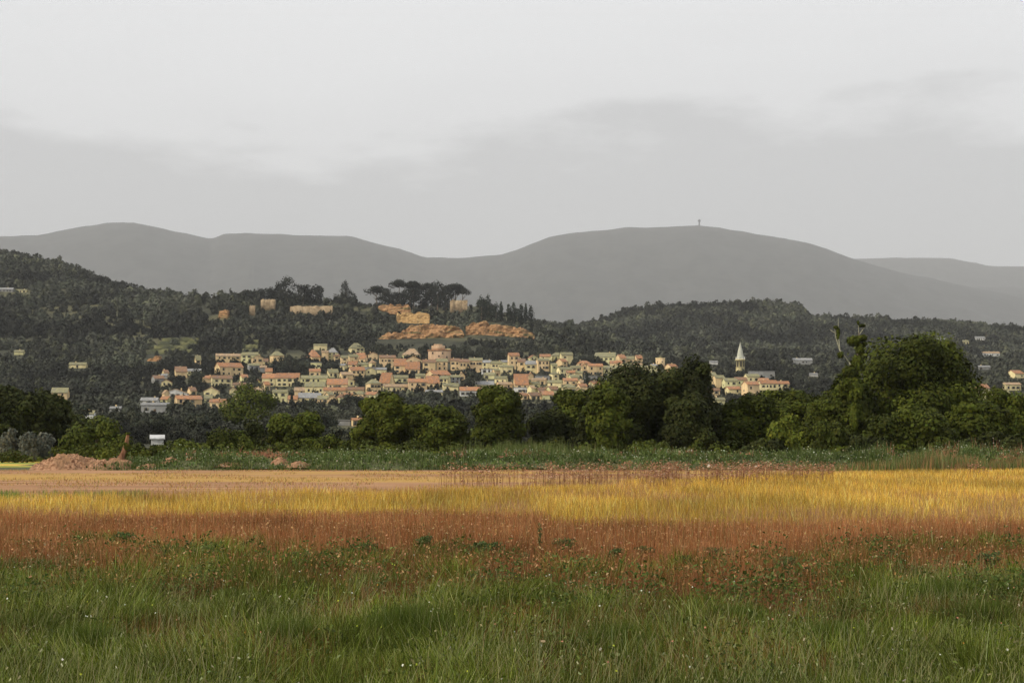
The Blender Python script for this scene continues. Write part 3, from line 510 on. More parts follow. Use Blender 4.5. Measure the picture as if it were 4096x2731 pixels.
for (x, yt, w, yb_) in [(1160, 1424, 96, 1494), (1224, 1440, 56, 1494), (1328, 1444, 72, 1490), (1889, 1488, 66, 1556), (1441, 1495, 24, 1566), (2330, 1424, 70, 1455), (788, 1474, 66, 1552), (1850, 1378, 90, 1432)]: cover(x - w / 2, x + w / 2, yt, yb_)
rf_ = random.Random(21); added = 0
for yb_ in (1452, 1472, 1490, 1508, 1526, 1544, 1562, 1580, 1598, 1612):
    x_ = 1195 if yb_ < 1470 else 1150 if yb_ < 1500 else 640
    while x_ < (2540 if yb_ < 1520 else 2330):
        w_ = rf_.randint(32, 60); hgt = rf_.randint(26, 40); bl = cov[yb_ - hgt - 1300:yb_ - 1300, x_:x_ + w_]
        if bl.mean() < .52 and not (1460 < yb_ < 1500 and 1150 < x_ < 1215) and not (yb_ > 1570 and 1500 < x_ < 2060) and not (yb_ > 1600 and x_ > 1460):
            rr_ = rf_.randint(9, 15); st_ = rf_.choice(['gable'] * 5 + ['front', 'hip']); wl_ = rf_.choice(['cream', 'cream', 'salmon', 'orange', 'olive', 'orange']); ro_ = rf_.choice(['terracotta', 'mossy', 'brown', 'pale', 'terracotta'])
            H(x_, x_ + w_, yb_ - hgt, yb_ - hgt + rr_, yb_, st_, wl_, ro_, rf_.choice([2, 8, 14, 22, 28, -12])); cover(x_, x_ + w_, yb_ - hgt, yb_); added += 1; x_ += w_ - 4
        else: x_ += 12
        if x_ < 1150: x_ += rf_.randint(30, 150)
print('filler houses', added)
VH = len(HOUSES)
# single houses standing apart: hillside, valley, right side
def H1(label, *a, **k): return house(*a, label=label, group=None, **k)
H1('small house with olive roof and pink wall alone at the wood edge on the left', 192, 266, 1550, 1570, 1602, 'gable', 'salmon', 'mossy', 10, wins=(2, 2))
H1('long low pale house with flat olive roof above the hedge on the left', 292, 372, 1642, 1655, 1672, 'gable', 'white', 'mossy', 4)
H1('grey roofed shed beside the tall pole in the valley on the left', 436, 480, 1626, 1634, 1648, 'gable', 'grey', 'grey', 3)
H1('pale lodge half hidden by trees on the lower left slope', 274, 342, 1449, 1458, 1472, 'gable', 'cream', 'mossy', 3)
H1('row of pale grey hillside buildings at the left edge of the photo', -20, 50, 1150, 1157, 1168, 'gable', 'grey', 'grey', 3, wins=(1, 5))
H1('small cream villa right of the pale grey hillside buildings', 60, 104, 1157, 1162, 1170, 'gable', 'cream', 'mossy', 3)
H1('tiny pale ruin of a hut on the lower left slope', 55, 92, 1400, 1407, 1420, 'gable', 'olive', 'mossy', 3)
H1('low white warehouse with pale sloping roof above the hedge behind the earth mound', 574, 652, 1743, 1756, 1780, 'shed', 'white', 'white', 14, D=352, depth=8, wins=(0, 0), door=False, chim=False)
H1('small pink cottage with terracotta roof standing alone among valley trees', 1400, 1448, 1673, 1681, 1704, 'gable', 'salmon', 'terracotta', 14, wins=(1, 2))
H1('glass walled shed with white frame left of the pink valley cottage', 1350, 1400, 1680, 1684, 1702, 'flat', 'grey', 'grey', 3)
H1('tiny orange roofed hut between the two round trees', 1872, 1902, 1675, 1684, 1700, 'gable', 'cream', 'terracotta', 5)
H1('isolated small house with pale roof on the wooded slope right of the hill', 4040, 4100, 1480, 1494, 1512, 'gable', 'cream', 'terracotta', 20)
H1('cream house with orange roof beside the big tree on the right', 3882, 3960, 1536, 1552, 1580, 'gable', 'cream', 'terracotta', 6)
H1('low cream house at the right edge above the hedge', 4018, 4085, 1530, 1538, 1562, 'gable', 'cream', 'pale', 5)
H1('long cream house with sage roof below the right hillside', 3930, 4040, 1560, 1572, 1598, 'gable', 'olive', 'mossy', 4)
H1('white villa in the woods left of the big tree, upper one', 2838, 2872, 1443, 1448, 1457, 'gable', 'white', 'grey', 3)
H1('long grey hillside villa with white gable left of the ivy covered tree', 3172, 3250, 1432, 1440, 1456, 'gable', 'grey', 'grey', 3)
H1('small white farmhouse below the grey hillside villa', 3240, 3272, 1492, 1497, 1506, 'gable', 'white', 'grey', 3)
H1('arched white hangar on the right hillside below the ridge', 3900, 3942, 1345, 1352, 1360, 'gable', 'white', 'grey', 3)
H1('pale hillside villa with a row of columns on the right', 3930, 4000, 1406, 1412, 1426, 'gable', 'white', 'pale', 3, wins=(1, 6))
H1('faint grey house nearest the ridge on the right hillside', 3745, 3790, 1352, 1357, 1368, 'gable', 'grey', 'grey', 3)
H1('small pale house under the white hangar on the right hillside', 3850, 3876, 1360, 1366, 1376, 'gable', 'cream', 'mossy', 3)
H1('tiny grey house right behind the big tree crown', 3912, 3962, 1462, 1468, 1478, 'gable', 'grey', 'grey', 3)

# tall stepped stone house (the old keep)
D0 = 1225.0; r0 = empty('stone_keep', (px(1756, D0), D0 + 8, pz(1452, D0)), R(4)); tag(r0, 'tall stepped orange stone keep towering over the middle of the village', 'keep')
def blk(x0, x1, yt, yb, d, off, name, mat, parent): 
    m = D0 / F; w = (x1 - x0) * m; h = (yb - yt) * m; zb = (1452 - yb) * m
    return link(name, box_me(name, (w, d, h), (((x0 + x1) / 2 - 1756) * m, off, zb + h / 2)), mat, parent)
blk(1711, 1801, 1402, 1490, 15, 0, 'wall', WALL['stone'], r0); blk(1708, 1804, 1398.6, 1402, 15.8, 0, 'cornice', ROOF['terracotta'], r0)
blk(1724, 1778, 1381, 1398.6, 11, 2.2, 'upper_storey', WALL['stone'], r0); blk(1733, 1768, 1374, 1381, 8, 2.6, 'turret', WALL['stone'], r0); blk(1779, 1800, 1392, 1398.6, 9, 2, 'parapet', WALL['cream'], r0)
for (x, y) in ((1753, 1424), (1785, 1428), (1728, 1412), (1768, 1412), (1742, 1438), (1786, 1442)): put(ME_win, 'window', r0, ((x - 1756) * D0 / F, -7.52, (1452 - y) * D0 / F), 0, (1.1, 1, 1.1))

# square bell tower with iron bell cage
D0 = solve_D(2643, 1475); m = D0 / F; zb = pz(1500, D0); t = empty('bell_tower', (px(2643, D0), D0 + 4, zb), R(28)); tag(t, 'square salmon bell tower with iron bell cage left of the church', 'bell tower')
h = 68 * m; s = 27 * m
link('wall', box_me('wall', (s, s, h), (0, 0, h / 2)), WALL['orange'], t); link('cornice', box_me('cornice', (s + .5, s + .5, .5), (0, 0, h + .25)), WALL['cream'], t)
put(ME_win, 'window', t, (-s / 2 - .02, 0, h - 3.2), R(90)); put(ME_win, 'window', t, (0, -s / 2 - .02, h - 3.2))
M_iron = mat_noise('iron', (.16, .15, .08), (.3, .28, .16), 2)
tl = []; ch = 10.5 * m
for i in range(6):
    a = i * math.pi / 3; tl.append(([(math.cos(a) * 1.1, math.sin(a) * 1.1, h + .4), (math.cos(a) * 1.1, math.sin(a) * 1.1, h + .4 + ch * .55), (math.cos(a) * .6, math.sin(a) * .6, h + .4 + ch * .85), (0, 0, h + .4 + ch)], [.1, .1, .1, .08]))
cg = tubes_mesh('bell_cage', tl, 5, M_iron, t)
link('bell', mesh_np('bell', *[(lambda V, Q: (V, Q))(*tube([(0, 0, h + .8), (0, 0, h + 1.2), (0, 0, h + 1.7), (0, 0, h + 1.9)], [.62, .5, .34, .08], 10))][0]), M_iron, cg)

# church with octagonal belfry and spire
D0 = solve_D(2965, 1500); m = D0 / F; cx_, zb = px(2965.5, D0), pz(1520, D0); c = empty('church', (cx_, D0 + 6, zb)); tag(c, 'grey roofed church with a tall pointed stone spire over an octagonal belfry', 'church')
def ngon(zr, n=8, rot=math.pi / 8, cap=True):
    V = []; Q = []
    for i, (z, r) in enumerate(zr):
        for k in range(n): a = rot + 2 * math.pi * k / n; V.append((math.cos(a) * r, math.sin(a) * r, z))
        if i:
            for k in range(n): Q.append(((i - 1) * n + k, (i - 1) * n + (k + 1) % n, i * n + (k + 1) % n, i * n + k))
    return V, Q
zt = lambda y: (1520 - y) * m
rr = 17 * m / math.cos(math.pi / 8) * .98
link('tower_base', mesh_np('tower_base', *ngon([(zt(1530), 22 * m * 1.2), (zt(1492), 22 * m * 1.2), (zt(1474), rr)], 4, math.pi / 4)), WALL['cream'], c)
bf = link('belfry', mesh_np('belfry', *ngon([(zt(1500), rr), (zt(1439), rr), (zt(1439), rr * 1.13), (zt(1435), rr * 1.13), (zt(1435), rr * .9)])), WALL['cream'], c)
link('spire', mesh_np('spire', *ngon([(zt(1437), rr * .93), (zt(1432), rr * .86), (zt(1400), rr * .5), (zt(1367), .12), (zt(1364), .05)])), mat_noise('spire_stone', (.44, .44, .36), (.58, .58, .46), .7, bump=.4), c)
M_belf = mat_new('belfry_opening')[0]; M_belf.node_tree.nodes['Principled BSDF'].inputs['Base Color'].default_value = (.05, .045, .035, 1)
hw_, ht_ = 1.0, zt(1443) - zt(1466)
ME_op = box_me('belfry_opening', (1.15, .3, ht_)); ME_op.materials.append(M_belf)
for k in range(8):
    a = math.pi / 4 * k; ap = rr * math.cos(math.pi / 8); put(ME_op, 'belfry_opening', bf, (math.cos(a) * ap, math.sin(a) * ap, (zt(1443) + zt(1466)) / 2), a + math.pi / 2)
for k in range(8):   # pinnacles round the foot of the spire
    a = math.pi / 8 + math.pi / 4 * k; link('pinnacle', mesh_np('pinnacle', *[([(x + math.cos(a) * rr, y + math.sin(a) * rr, z) for x, y, z in v], q_) for v, q_ in [ngon([(zt(1435), .32), (zt(1430), .3), (zt(1423), .04)], 4)]][0]), WALL['white'], bf)
m_ = m; nv = empty('nave_root', (0, 0, 0)); bpy.data.objects.remove(nv)
nw, nd, nh, nr = (2995 - 2880) * m, 13.0, zt(1508) - zt(1545), zt(1490) - zt(1508)
x0_ = (2880 - 2965.5) * m; z0_ = zt(1545)
wv = [(x0_, -7, z0_), (x0_ + nw, -7, z0_), (x0_ + nw, 7, z0_), (x0_, 7, z0_), (x0_, -7, z0_ + nh), (x0_ + nw, -7, z0_ + nh), (x0_ + nw, 7, z0_ + nh), (x0_, 7, z0_ + nh), (x0_, 0, z0_ + nh + nr), (x0_ + nw, 0, z0_ + nh + nr)]
link('nave_wall', poly_me('nave_wall', wv, [(0, 1, 5, 4), (1, 2, 6, 9, 5), (2, 3, 7, 6), (3, 0, 4, 8, 7)]), WALL['olive'], c)
V = []; Fc = []
for s in ([(x0_ - .4, -7.5, z0_ + nh), (x0_ + nw + .4, -7.5, z0_ + nh), (x0_ + nw + .4, 0, z0_ + nh + nr + .3), (x0_ - .4, 0, z0_ + nh + nr + .3)], [(x0_ - .4, 0, z0_ + nh + nr + .3), (x0_ + nw + .4, 0, z0_ + nh + nr + .3), (x0_ + nw + .4, 7.5, z0_ + nh), (x0_ - .4, 7.5, z0_ + nh)]):
    v, f = roof_slab(s); k = len(V); V += v; Fc += [tuple(i + k for i in g) for g in f]
link('nave_roof', poly_me('nave_roof', V, Fc), ROOF['grey'], c)
for i in range(4): put(ME_win, 'window', c, (x0_ + nw * (i + .6) / 4.6, -7.02, z0_ + nh * .66), 0, (1.1, 1, 1.6))

# radio mast on the mountain, poles
M_mast = mat_noise('mast_steel', (.05, .05, .05), (.09, .09, .09), .1)
def mast(name, label, xp_, yt, yb, D, r, dishes=False):
    z0 = min(pz(yb, D), gz(px(xp_, D), D)) - 2; z1 = pz(yt, D); o = empty(name, (px(xp_, D), D, z0)); tag(o, label, 'mast' if dishes else 'pole')
    tubes_mesh('pole', [([(0, 0, 0), (0, 0, (z1 - z0) * .6), (0, 0, z1 - z0)], [r, r * .8, r * .5])], 8, M_mast if dishes else M_bark, o)
    if dishes: tubes_mesh('antenna_drum', [([(0, 0, (z1 - z0) * .66), (0, 0, (z1 - z0) * .9)], [r * 1.8, r * 1.8])], 10, M_mast, o)
    return o
mast('radio_mast', 'pale radio mast on the summit of the far mountain', 2797, 877, 905, 15950, 9, True)
mast('utility_pole', 'thin pole standing on the saddle left of the rounded hill', 2398, 1275, 1300, 2360, .5)
mast('utility_pole', 'thin dark pole beside the grey roofed shed in the left valley', 411, 1622, 1665, 640, .12)
mast('utility_pole', 'leaning wire pole beside the white hangar on the right hillside', 3944, 1326, 1360, 2200, .35)

# ------------------------------------------------------------------ labels of the village houses: look, then place among landmarks
ORD = ['first', 'second', 'third', 'fourth', 'fifth', 'sixth', 'seventh', 'eighth', 'ninth', 'tenth', 'eleventh', 'twelfth', 'thirteenth', 'fourteenth', 'fifteenth', 'sixteenth', 'seventeenth', 'eighteenth', 'nineteenth', 'twentieth'] + ['twenty-' + w_ for w_ in ('first', 'second', 'third', 'fourth', 'fifth', 'sixth', 'seventh', 'eighth', 'ninth')]
ZONES = [(0, 1200, 'left village end'), (1200, 1480, 'above big cypress'), (1480, 1706, 'left of keep'), (1706, 1950, 'below keep'), (1950, 2215, 'right of keep'), (2215, 2720, 'left of bell tower'), (2720, 4000, 'beside church')]
BANDS = [(0, 1462, 'top row'), (1462, 1482, 'second row'), (1482, 1500, 'third row'), (1500, 1520, 'fourth row'), (1520, 1545, 'fifth row'), (1545, 1570, 'sixth row'), (1570, 1700, 'bottom row')]
vis = HOUSES[:VH]
for zx0, zx1, zn in ZONES:
    for b0, b1, bn in BANDS:
        g = sorted([h for h in vis if zx0 <= h['x'] < zx1 and b0 <= h['y'] < b1], key=lambda h: h['x'])
        for i, h in enumerate(g):
            if h['label']: continue
            sz = 'tall' if h['h'] > 9 else 'long' if h['w'] > 16 else 'narrow' if h['w'] < 7 else 'small' if h['h'] < 4.5 else 'plain'
            wl = {'stone': 'stone'}.get(h['wall'], h['wall'])
            w = f"{sz} {wl} house with {h['roof']} roof, {ORD[i]} from left, {bn}, {zn}"
            w = w.replace('of the village', 'of village').replace('roofs above the big', 'roofs above big').replace('of roofs', 'roofs')
            h['o']['label'] = w

CLEAR = [   # open ground seen between the trees: terraces, rock, fields (photo px)
 [(575, 1420), (590, 1375), (690, 1345), (760, 1345), (810, 1375), (700, 1405)], [(960, 1410), (970, 1365), (1035, 1350), (1035, 1400)], [(1090, 1370), (1090, 1350), (1180, 1350), (1180, 1370)],
 [(1540, 1350), (1560, 1335), (1640, 1300), (1850, 1315), (1850, 1325), (1700, 1345), (1560, 1352)], [(1868, 1310), (1880, 1275), (2000, 1285), (2135, 1325), (2135, 1335), (1960, 1325)],
 [(1515, 1245), (1515, 1210), (1640, 1210), (1640, 1240), (1720, 1245), (1720, 1300), (1590, 1300)], [(1040, 1240), (1040, 1190), (1105, 1190), (1105, 1240)], [(1160, 1245), (1160, 1210), (1335, 1210), (1335, 1245)], [(1795, 1235), (1795, 1190), (1875, 1190), (1875, 1235)],
 [(865, 1270), (865, 1230), (910, 1230), (910, 1270)], [(1000, 1262), (1000, 1215), (1025, 1215), (1025, 1262)], [(560, 1450), (560, 1425), (660, 1420), (660, 1450)],
 [(2080, 1640), (2080, 1592), (2240, 1592), (2220, 1640)], [(1790, 1610), (1790, 1575), (1930, 1580), (1930, 1612)], [(470, 1440), (470, 1425), (540, 1400), (545, 1415)]]
n0 = 150000
D = np.sqrt(rng.uniform(230 ** 2, 2460 ** 2, n0)); U = rng.uniform(-.42, .42, n0); X = U * D; Z = ground_z(X, D)
xp = CX + F * U; yp = HY - (Z - EYE) / D * F
keep = D > 290
for c in CLEAR: keep &= ~(in_poly(xp, yp - 8, c) & (rng.random(n0) < .9))
keep &= ~((D > 1720) & (D < 1950) & (xp > 700) & (xp < 2200)) & ~((D > 2040) & (xp < 2150)) 
intown = (xp > 560) & (xp < 3200) & (D > 900) & (D < 1340)
keep &= ~((D < 1250) & (rng.random(n0) < .25)) & ~(intown & (rng.random(n0) < .15)) & ~((D < 560) & (D > 500) & (xp > 500) & (xp < 700))
open_ = fbm(X / 70, D / 70, 3) > .63
keep &= ~(open_ & (rng.random(n0) < .8) & (D < 1900))
X, D, xp, yp, intown = X[keep], D[keep], xp[keep], yp[keep], intown[keep]
cell = {}; idx = []
for i in range(len(X)):
    s = 4.6 if D[i] < 560 else 6.4 if D[i] < 1500 else 7.6
    k = (int(X[i] // s), int(D[i] // s))
    if k not in cell: cell[k] = 1; idx.append(i)
idx = np.array(idx); X, D, xp, yp, intown = X[idx], D[idx], xp[idx], yp[idx], intown[idx]
size = rng.uniform(5.5, 12.0, len(X)) * np.where(D > 1600, 1.15, np.where(D > 1330, 1.05, np.where(D > 560, .95, .62))) * np.where(intown, .78, 1)
low = ((D > 1480) & (D < 1960) & (xp > 1975) & (xp < 2260)) | ((D > 1560) & (D < 1960) & (xp > 1420) & (xp < 1910)); size = np.where(low, size * .42, size)
keep = np.ones(len(X), bool); hwp = size * .5 / D * F; top = yp - size * .98 / D * F      # no tree may stand in a house or hide one
for ps in range(3):
  keep = np.ones(len(X), bool); hwp = size * .5 / D * F; top = yp - size * np.where(D < 1330, 1.12, 1.2) / D * F
  for (x0, x1, y0, y1, Dh) in KEEPOUT:
    near = (xp + hwp * .8 > x0) & (xp - hwp * .8 < x1)
    keep &= ~(near & (D < Dh + 3) & (top < y1 - 6) & (yp > y0))
    if ps == 2: keep &= ~(near & (D > Dh - 3.5) & (D < Dh + 12))
  if ps < 2: size = np.where(keep, size, size * .5)
X, D, xp, size = X[keep], D[keep], xp[keep], size[keep]
mott = fbm(X / 55, D / 90, 2); g = np.clip(.62 + (mott - .5) * 3.2, .32, 1.7)[:, None] * rng.uniform(.72, 1.32, (len(X), 1))
hue = rng.random((len(X), 1))
tint = g * np.where(hue > .85, np.array([1.5, 1.5, 1.25]), np.where(hue > .4, np.array([1.0, 1.0, 1.0]), np.array([.8, .85, .8])))
pts = np.stack([X, D], 1)
Lw = (xp < 2160) | (D < 1300)
M_wood = mat_tint('woodland', (0.062, 0.065, 0.046), .1)
a = Lw & (D >= 1330); wood('hillside_wood', 'dense dark green wood covering the slopes of the village hill and the left hill', pts[a], size[a], tint[a], M_wood, PRO=PRO_MID)
a = ~Lw & (D >= 620); wood('rounded_hill_wood', 'grey green wood covering the rounded hill behind the church', pts[a], size[a], tint[a] * 1.12, M_wood, PRO=PRO_MID)
a = Lw & (D < 1330) & (D >= 620); wood('valley_wood', 'dark wood and garden scrub around and below the village houses', pts[a], size[a] * .8, tint[a], M_wood, PRO=PRO_MID)
a = D < 620; wood('orchard_scrub', 'low dark orchard scrub on the valley floor behind the near trees', pts[a], size[a] * .8, tint[a] * .9, M_wood, PRO=PRO_FINE)
print('hill trees', len(X))

# ------------------------------------------------------------------ hilltop trees
G = 'pines and cypresses on the hilltop'
def hill(label, x, yt, w, D, fol, shape, n=420, leaf=1.1, lobes=8, name='pine_tree', cat='pine tree', group=G): make_tree(name, label, cat, x, yt, w, D, fol, shape, n, leaf, group, seed=int(x + yt), lobes_n=lobes, trunk=.1)
for (lab, x, yt, w, s) in [
 ('broad dark pine at the left end of the hilltop grove', 1005, 1162, 62, 'round'), ('dark pine left of the tallest hilltop pine', 1070, 1148, 70, 'round'), ('tallest rounded pine of the left hilltop grove', 1150, 1108, 84, 'round'),
 ('dark pine right of the tallest hilltop pine', 1212, 1138, 62, 'round'), ('dark pine at the right end of the left grove', 1262, 1140, 58, 'round'), ('low bushy pine before the left hilltop grove', 1112, 1160, 80, 'round'), ('lone pointed pine standing apart between the two groves', 1384, 1124, 94, 'cone'),
 ('umbrella pine farthest left in the right grove', 1508, 1142, 90, 'umbrella'), ('tallest umbrella pine, second of the right grove', 1598, 1118, 74, 'umbrella'), ('flat topped umbrella pine, third of the right grove', 1655, 1124, 80, 'umbrella'),
 ('umbrella pine with dense crown, fourth of the right grove', 1706, 1132, 76, 'umbrella'), ('tall dense pine in the middle of the right grove', 1750, 1126, 66, 'round'), ('low round pine inside the right grove', 1684, 1150, 90, 'round'), ('small pine under the tallest umbrella pine', 1590, 1168, 70, 'round'),
 ('dense low pine left of the umbrella trunks', 1548, 1160, 70, 'round'), ('dense low pine filling the gap under the flat topped pines', 1640, 1152, 84, 'round'), ('dark pine between the dense pine and the castle wall', 1785, 1140, 56, 'round'), ('low pine mass under the dense crowned umbrella pine', 1725, 1158, 86, 'round'), ('leaning umbrella pine over the castle wall', 1822, 1134, 78, 'umbrella'), ('umbrella pine farthest right in the grove', 1850, 1150, 56, 'umbrella')]:
    hill(lab, x, yt, w * 1.12, 1612 + (x % 7) * 4, 'pine', s, n=1500 if s != 'umbrella' else 1100, lobes=12 if s != 'umbrella' else 16)
for (lab, x, yt, w, s) in [('broad dark conifer right of the umbrella pines', 1925, 1188, 50, 'cone'), ('twin topped dark conifer at the start of the cypress row', 1952, 1184, 48, 'cone'), ('short dark conifer behind the cypress row', 1985, 1215, 40, 'cone'), ('slender cypress standing slightly apart left in the row', 2004, 1212, 12, 'column'),
 ('cypress second in the hilltop row', 2036, 1222, 18, 'column'), ('tallest cypress of the hilltop row', 2056, 1216, 18, 'column'), ('wide cypress right of the tallest one', 2086, 1222, 20, 'column'), ('thin cypress second from the end of the row', 2103, 1220, 11, 'column'), ('last cypress of the row above the cliff', 2123, 1228, 20, 'column'), ('ragged cypress filling the middle of the row', 2070, 1240, 24, 'column')]:
    make_tree('cypress_tree' if s == 'column' else 'conifer_tree', lab, 'cypress' if s == 'column' else 'conifer', x, yt - 6, w * 1.45, 1545 + (x % 5) * 3, 'cypress', s, 620, 1.0, G, seed=x, lobes_n=9)
# ------------------------------------------------------------------ trees among the houses
for (lab, x, yt, w, yb, s, f) in [
 ('large dark tree clump left of the salmon arcade house', 1160, 1424, 96, 1494, 'round', 'far'), ('round dark tree right of the large village clump', 1224, 1440, 56, 1494, 'round', 'far'), ('low dark tree left of the large village clump', 1100, 1458, 60, 1494, 'round', 'far'),
 ('wide dark tree under the round roofed house', 1328, 1444, 72, 1490, 'round', 'far'), ('tall black cypress beside the hip roofed house', 1441, 1495, 20, 1566, 'column', 'cypress'), ('short cypress before the terracotta house with four windows', 1337, 1548, 11, 1580, 'column', 'cypress'), ('pencil cypress by the cream house with grey roof', 1167, 1571, 11, 1616, 'column', 'cypress'),
 ('small round tree above the hip roofed house', 1490, 1498, 52, 1530, 'round', 'far'), ('slim dark tree beside the tall orange house', 1552, 1452, 24, 1490, 'oval', 'far'), ('big round dark tree in the middle of the village', 1889, 1488, 66, 1556, 'oval', 'far'), ('dark pointed conifer right of the salmon houses', 2347, 1486, 26, 1556, 'cone', 'cypress'),
 ('dark tree on the crest right of the olive house', 2330, 1424, 70, 1462, 'round', 'far'), ('dark tree on the crest before the shed roofed house', 2372, 1418, 60, 1456, 'round', 'far'), ('dark tree cluster right of the keep', 1850, 1378, 90, 1436, 'round', 'far'), ('tree filling the gap right of the keep', 1812, 1390, 46, 1440, 'round', 'far'),
 ('dark tree above the mossy roofs right of the keep', 1935, 1388, 84, 1440, 'round', 'far'), ('rounded tree below the right cliff', 1995, 1398, 70, 1440, 'round', 'far'), ('dark tree between cliff and top houses on the left', 1518, 1372, 56, 1418, 'round', 'far'), ('narrow dark tree just left of the keep', 1692, 1382, 34, 1428, 'oval', 'far'),
 ('round tree standing before the left end of the village', 788, 1474, 66, 1552, 'round', 'far'), ('bushy tree before the long brown roofed house', 1010, 1502, 60, 1560, 'round', 'far'), ('small tree in the yard of the arcade house', 1330, 1474, 40, 1500, 'round', 'far'), ('dark tree before the long terracotta roofs', 1185, 1524, 40, 1560, 'round', 'far'),
 ('dark shrubs under the pink flowering garden', 2245, 1552, 40, 1590, 'round', 'far'), ('dark garden hedge below the flat white house', 2100, 1572, 80, 1596, 'bush', 'far'), ('dark garden trees below the mossy roofs of the middle', 1735, 1562, 70, 1610, 'round', 'far'), ('rounded tree left of the bungalow', 1800, 1568, 50, 1606, 'round', 'far'),
 ('dark garden tree right of the bungalow', 1940, 1556, 40, 1592, 'round', 'far'), ('dark round tree above the lower valley gardens', 1408, 1575, 90, 1640, 'round', 'far'), ('small tree beside the grey annexe', 690, 1612, 50, 1660, 'round', 'far'), ('dark tree right of the flat modern house', 3120, 1492, 40, 1530, 'round', 'far'),
 ('tree in the dip between village and rounded hill', 2265, 1300, 56, 1352, 'round', 'far'), ('dark tree behind the last cliff', 2160, 1312, 52, 1368, 'round', 'far'), ('tree standing in the lane below the grey flat house', 2360, 1512, 40, 1545, 'round', 'far'),
 ('low tree before the pink valley cottage', 1480, 1640, 70, 1720, 'round', 'far'), ('dark tree in the meadow below the last houses', 2140, 1634, 80, 1690, 'round', 'far'), ('tree on the slope above the gabled houses', 1560, 1388, 60, 1424, 'round', 'far'), ('tree above the long cream house', 1450, 1380, 40, 1412, 'round', 'far')]:
    Dh = solve_D(x, yb)
    make_tree('cypress_tree' if s == 'column' else 'village_tree' if s != 'cone' else 'conifer_tree', lab, 'cypress' if s == 'column' else 'tree', x, yt, w, Dh, f, s, 700 if w > 50 else 380, .95, 'trees between the houses', seed=x * 3 + yt, lobes_n=11, trunk=.04)
tag(link('flowering_shrub', mesh_np('flowering_shrub', *crown_cloud([((0, 0, 1.2), (2.6, 1.2, 1.5)), ((1.8, 0, .9), (1.6, 1, 1.1))], 260, .4, rng)), mat_tint('magenta_petals', (.42, .07, .16), .2)), 'magenta flowering shrub in a garden below the last houses', 'shrub').location = (px(2205, 985), 975, pz(1571, 975))

# ------------------------------------------------------------------ trees of the valley, between the village and the near hedge
for (lab, x, yt, w, D, s, f, n) in [
 ('very large rounded grey green tree below the left end of the village', 1000, 1540, 216, 400, 'round', 'green', 7500), ('grey green tree left of the very large rounded one', 836, 1645, 170, 390, 'round', 'far', 3600), ('grey green tree with a low dome behind the left hedge', 650, 1656, 190, 400, 'round', 'far', 3600),
 ('small dome shaped tree left of the shed in the valley', 470, 1632, 70, 470, 'round', 'far', 1200), ('small dome shaped tree right of the shed in the valley', 540, 1634, 60, 470, 'round', 'far', 1200), ('olive green tree behind the pale lodge on the left', 370, 1660, 170, 330, 'round', 'green', 2400),
 ('dark tree with wispy top right of the left black trees', 300, 1612, 130, 380, 'round', 'far', 2400), ('low dark tree before the pink valley cottage', 1340, 1706, 130, 300, 'bush', 'far', 2200), ('grey green tree in the valley left of the bright round tree', 1270, 1640, 150, 420, 'round', 'far', 2400),
 ('dark valley tree between the two round trees', 1860, 1640, 110, 420, 'round', 'far', 1800), ('far dark valley tree behind the second round tree', 1600, 1596, 130, 560, 'round', 'far', 1800), ('dark valley tree right of the tall oval tree', 2140, 1630, 110, 480, 'round', 'far', 1800), ('low dark valley tree under the middle of the village', 1240, 1600, 110, 620, 'round', 'far', 1500)]:
    make_tree('valley_tree', lab, 'tree', x, yt, w, D, f, s, n, .45 if D < 500 else .7, None, seed=x + D, lobes_n=18, trunk=.03)

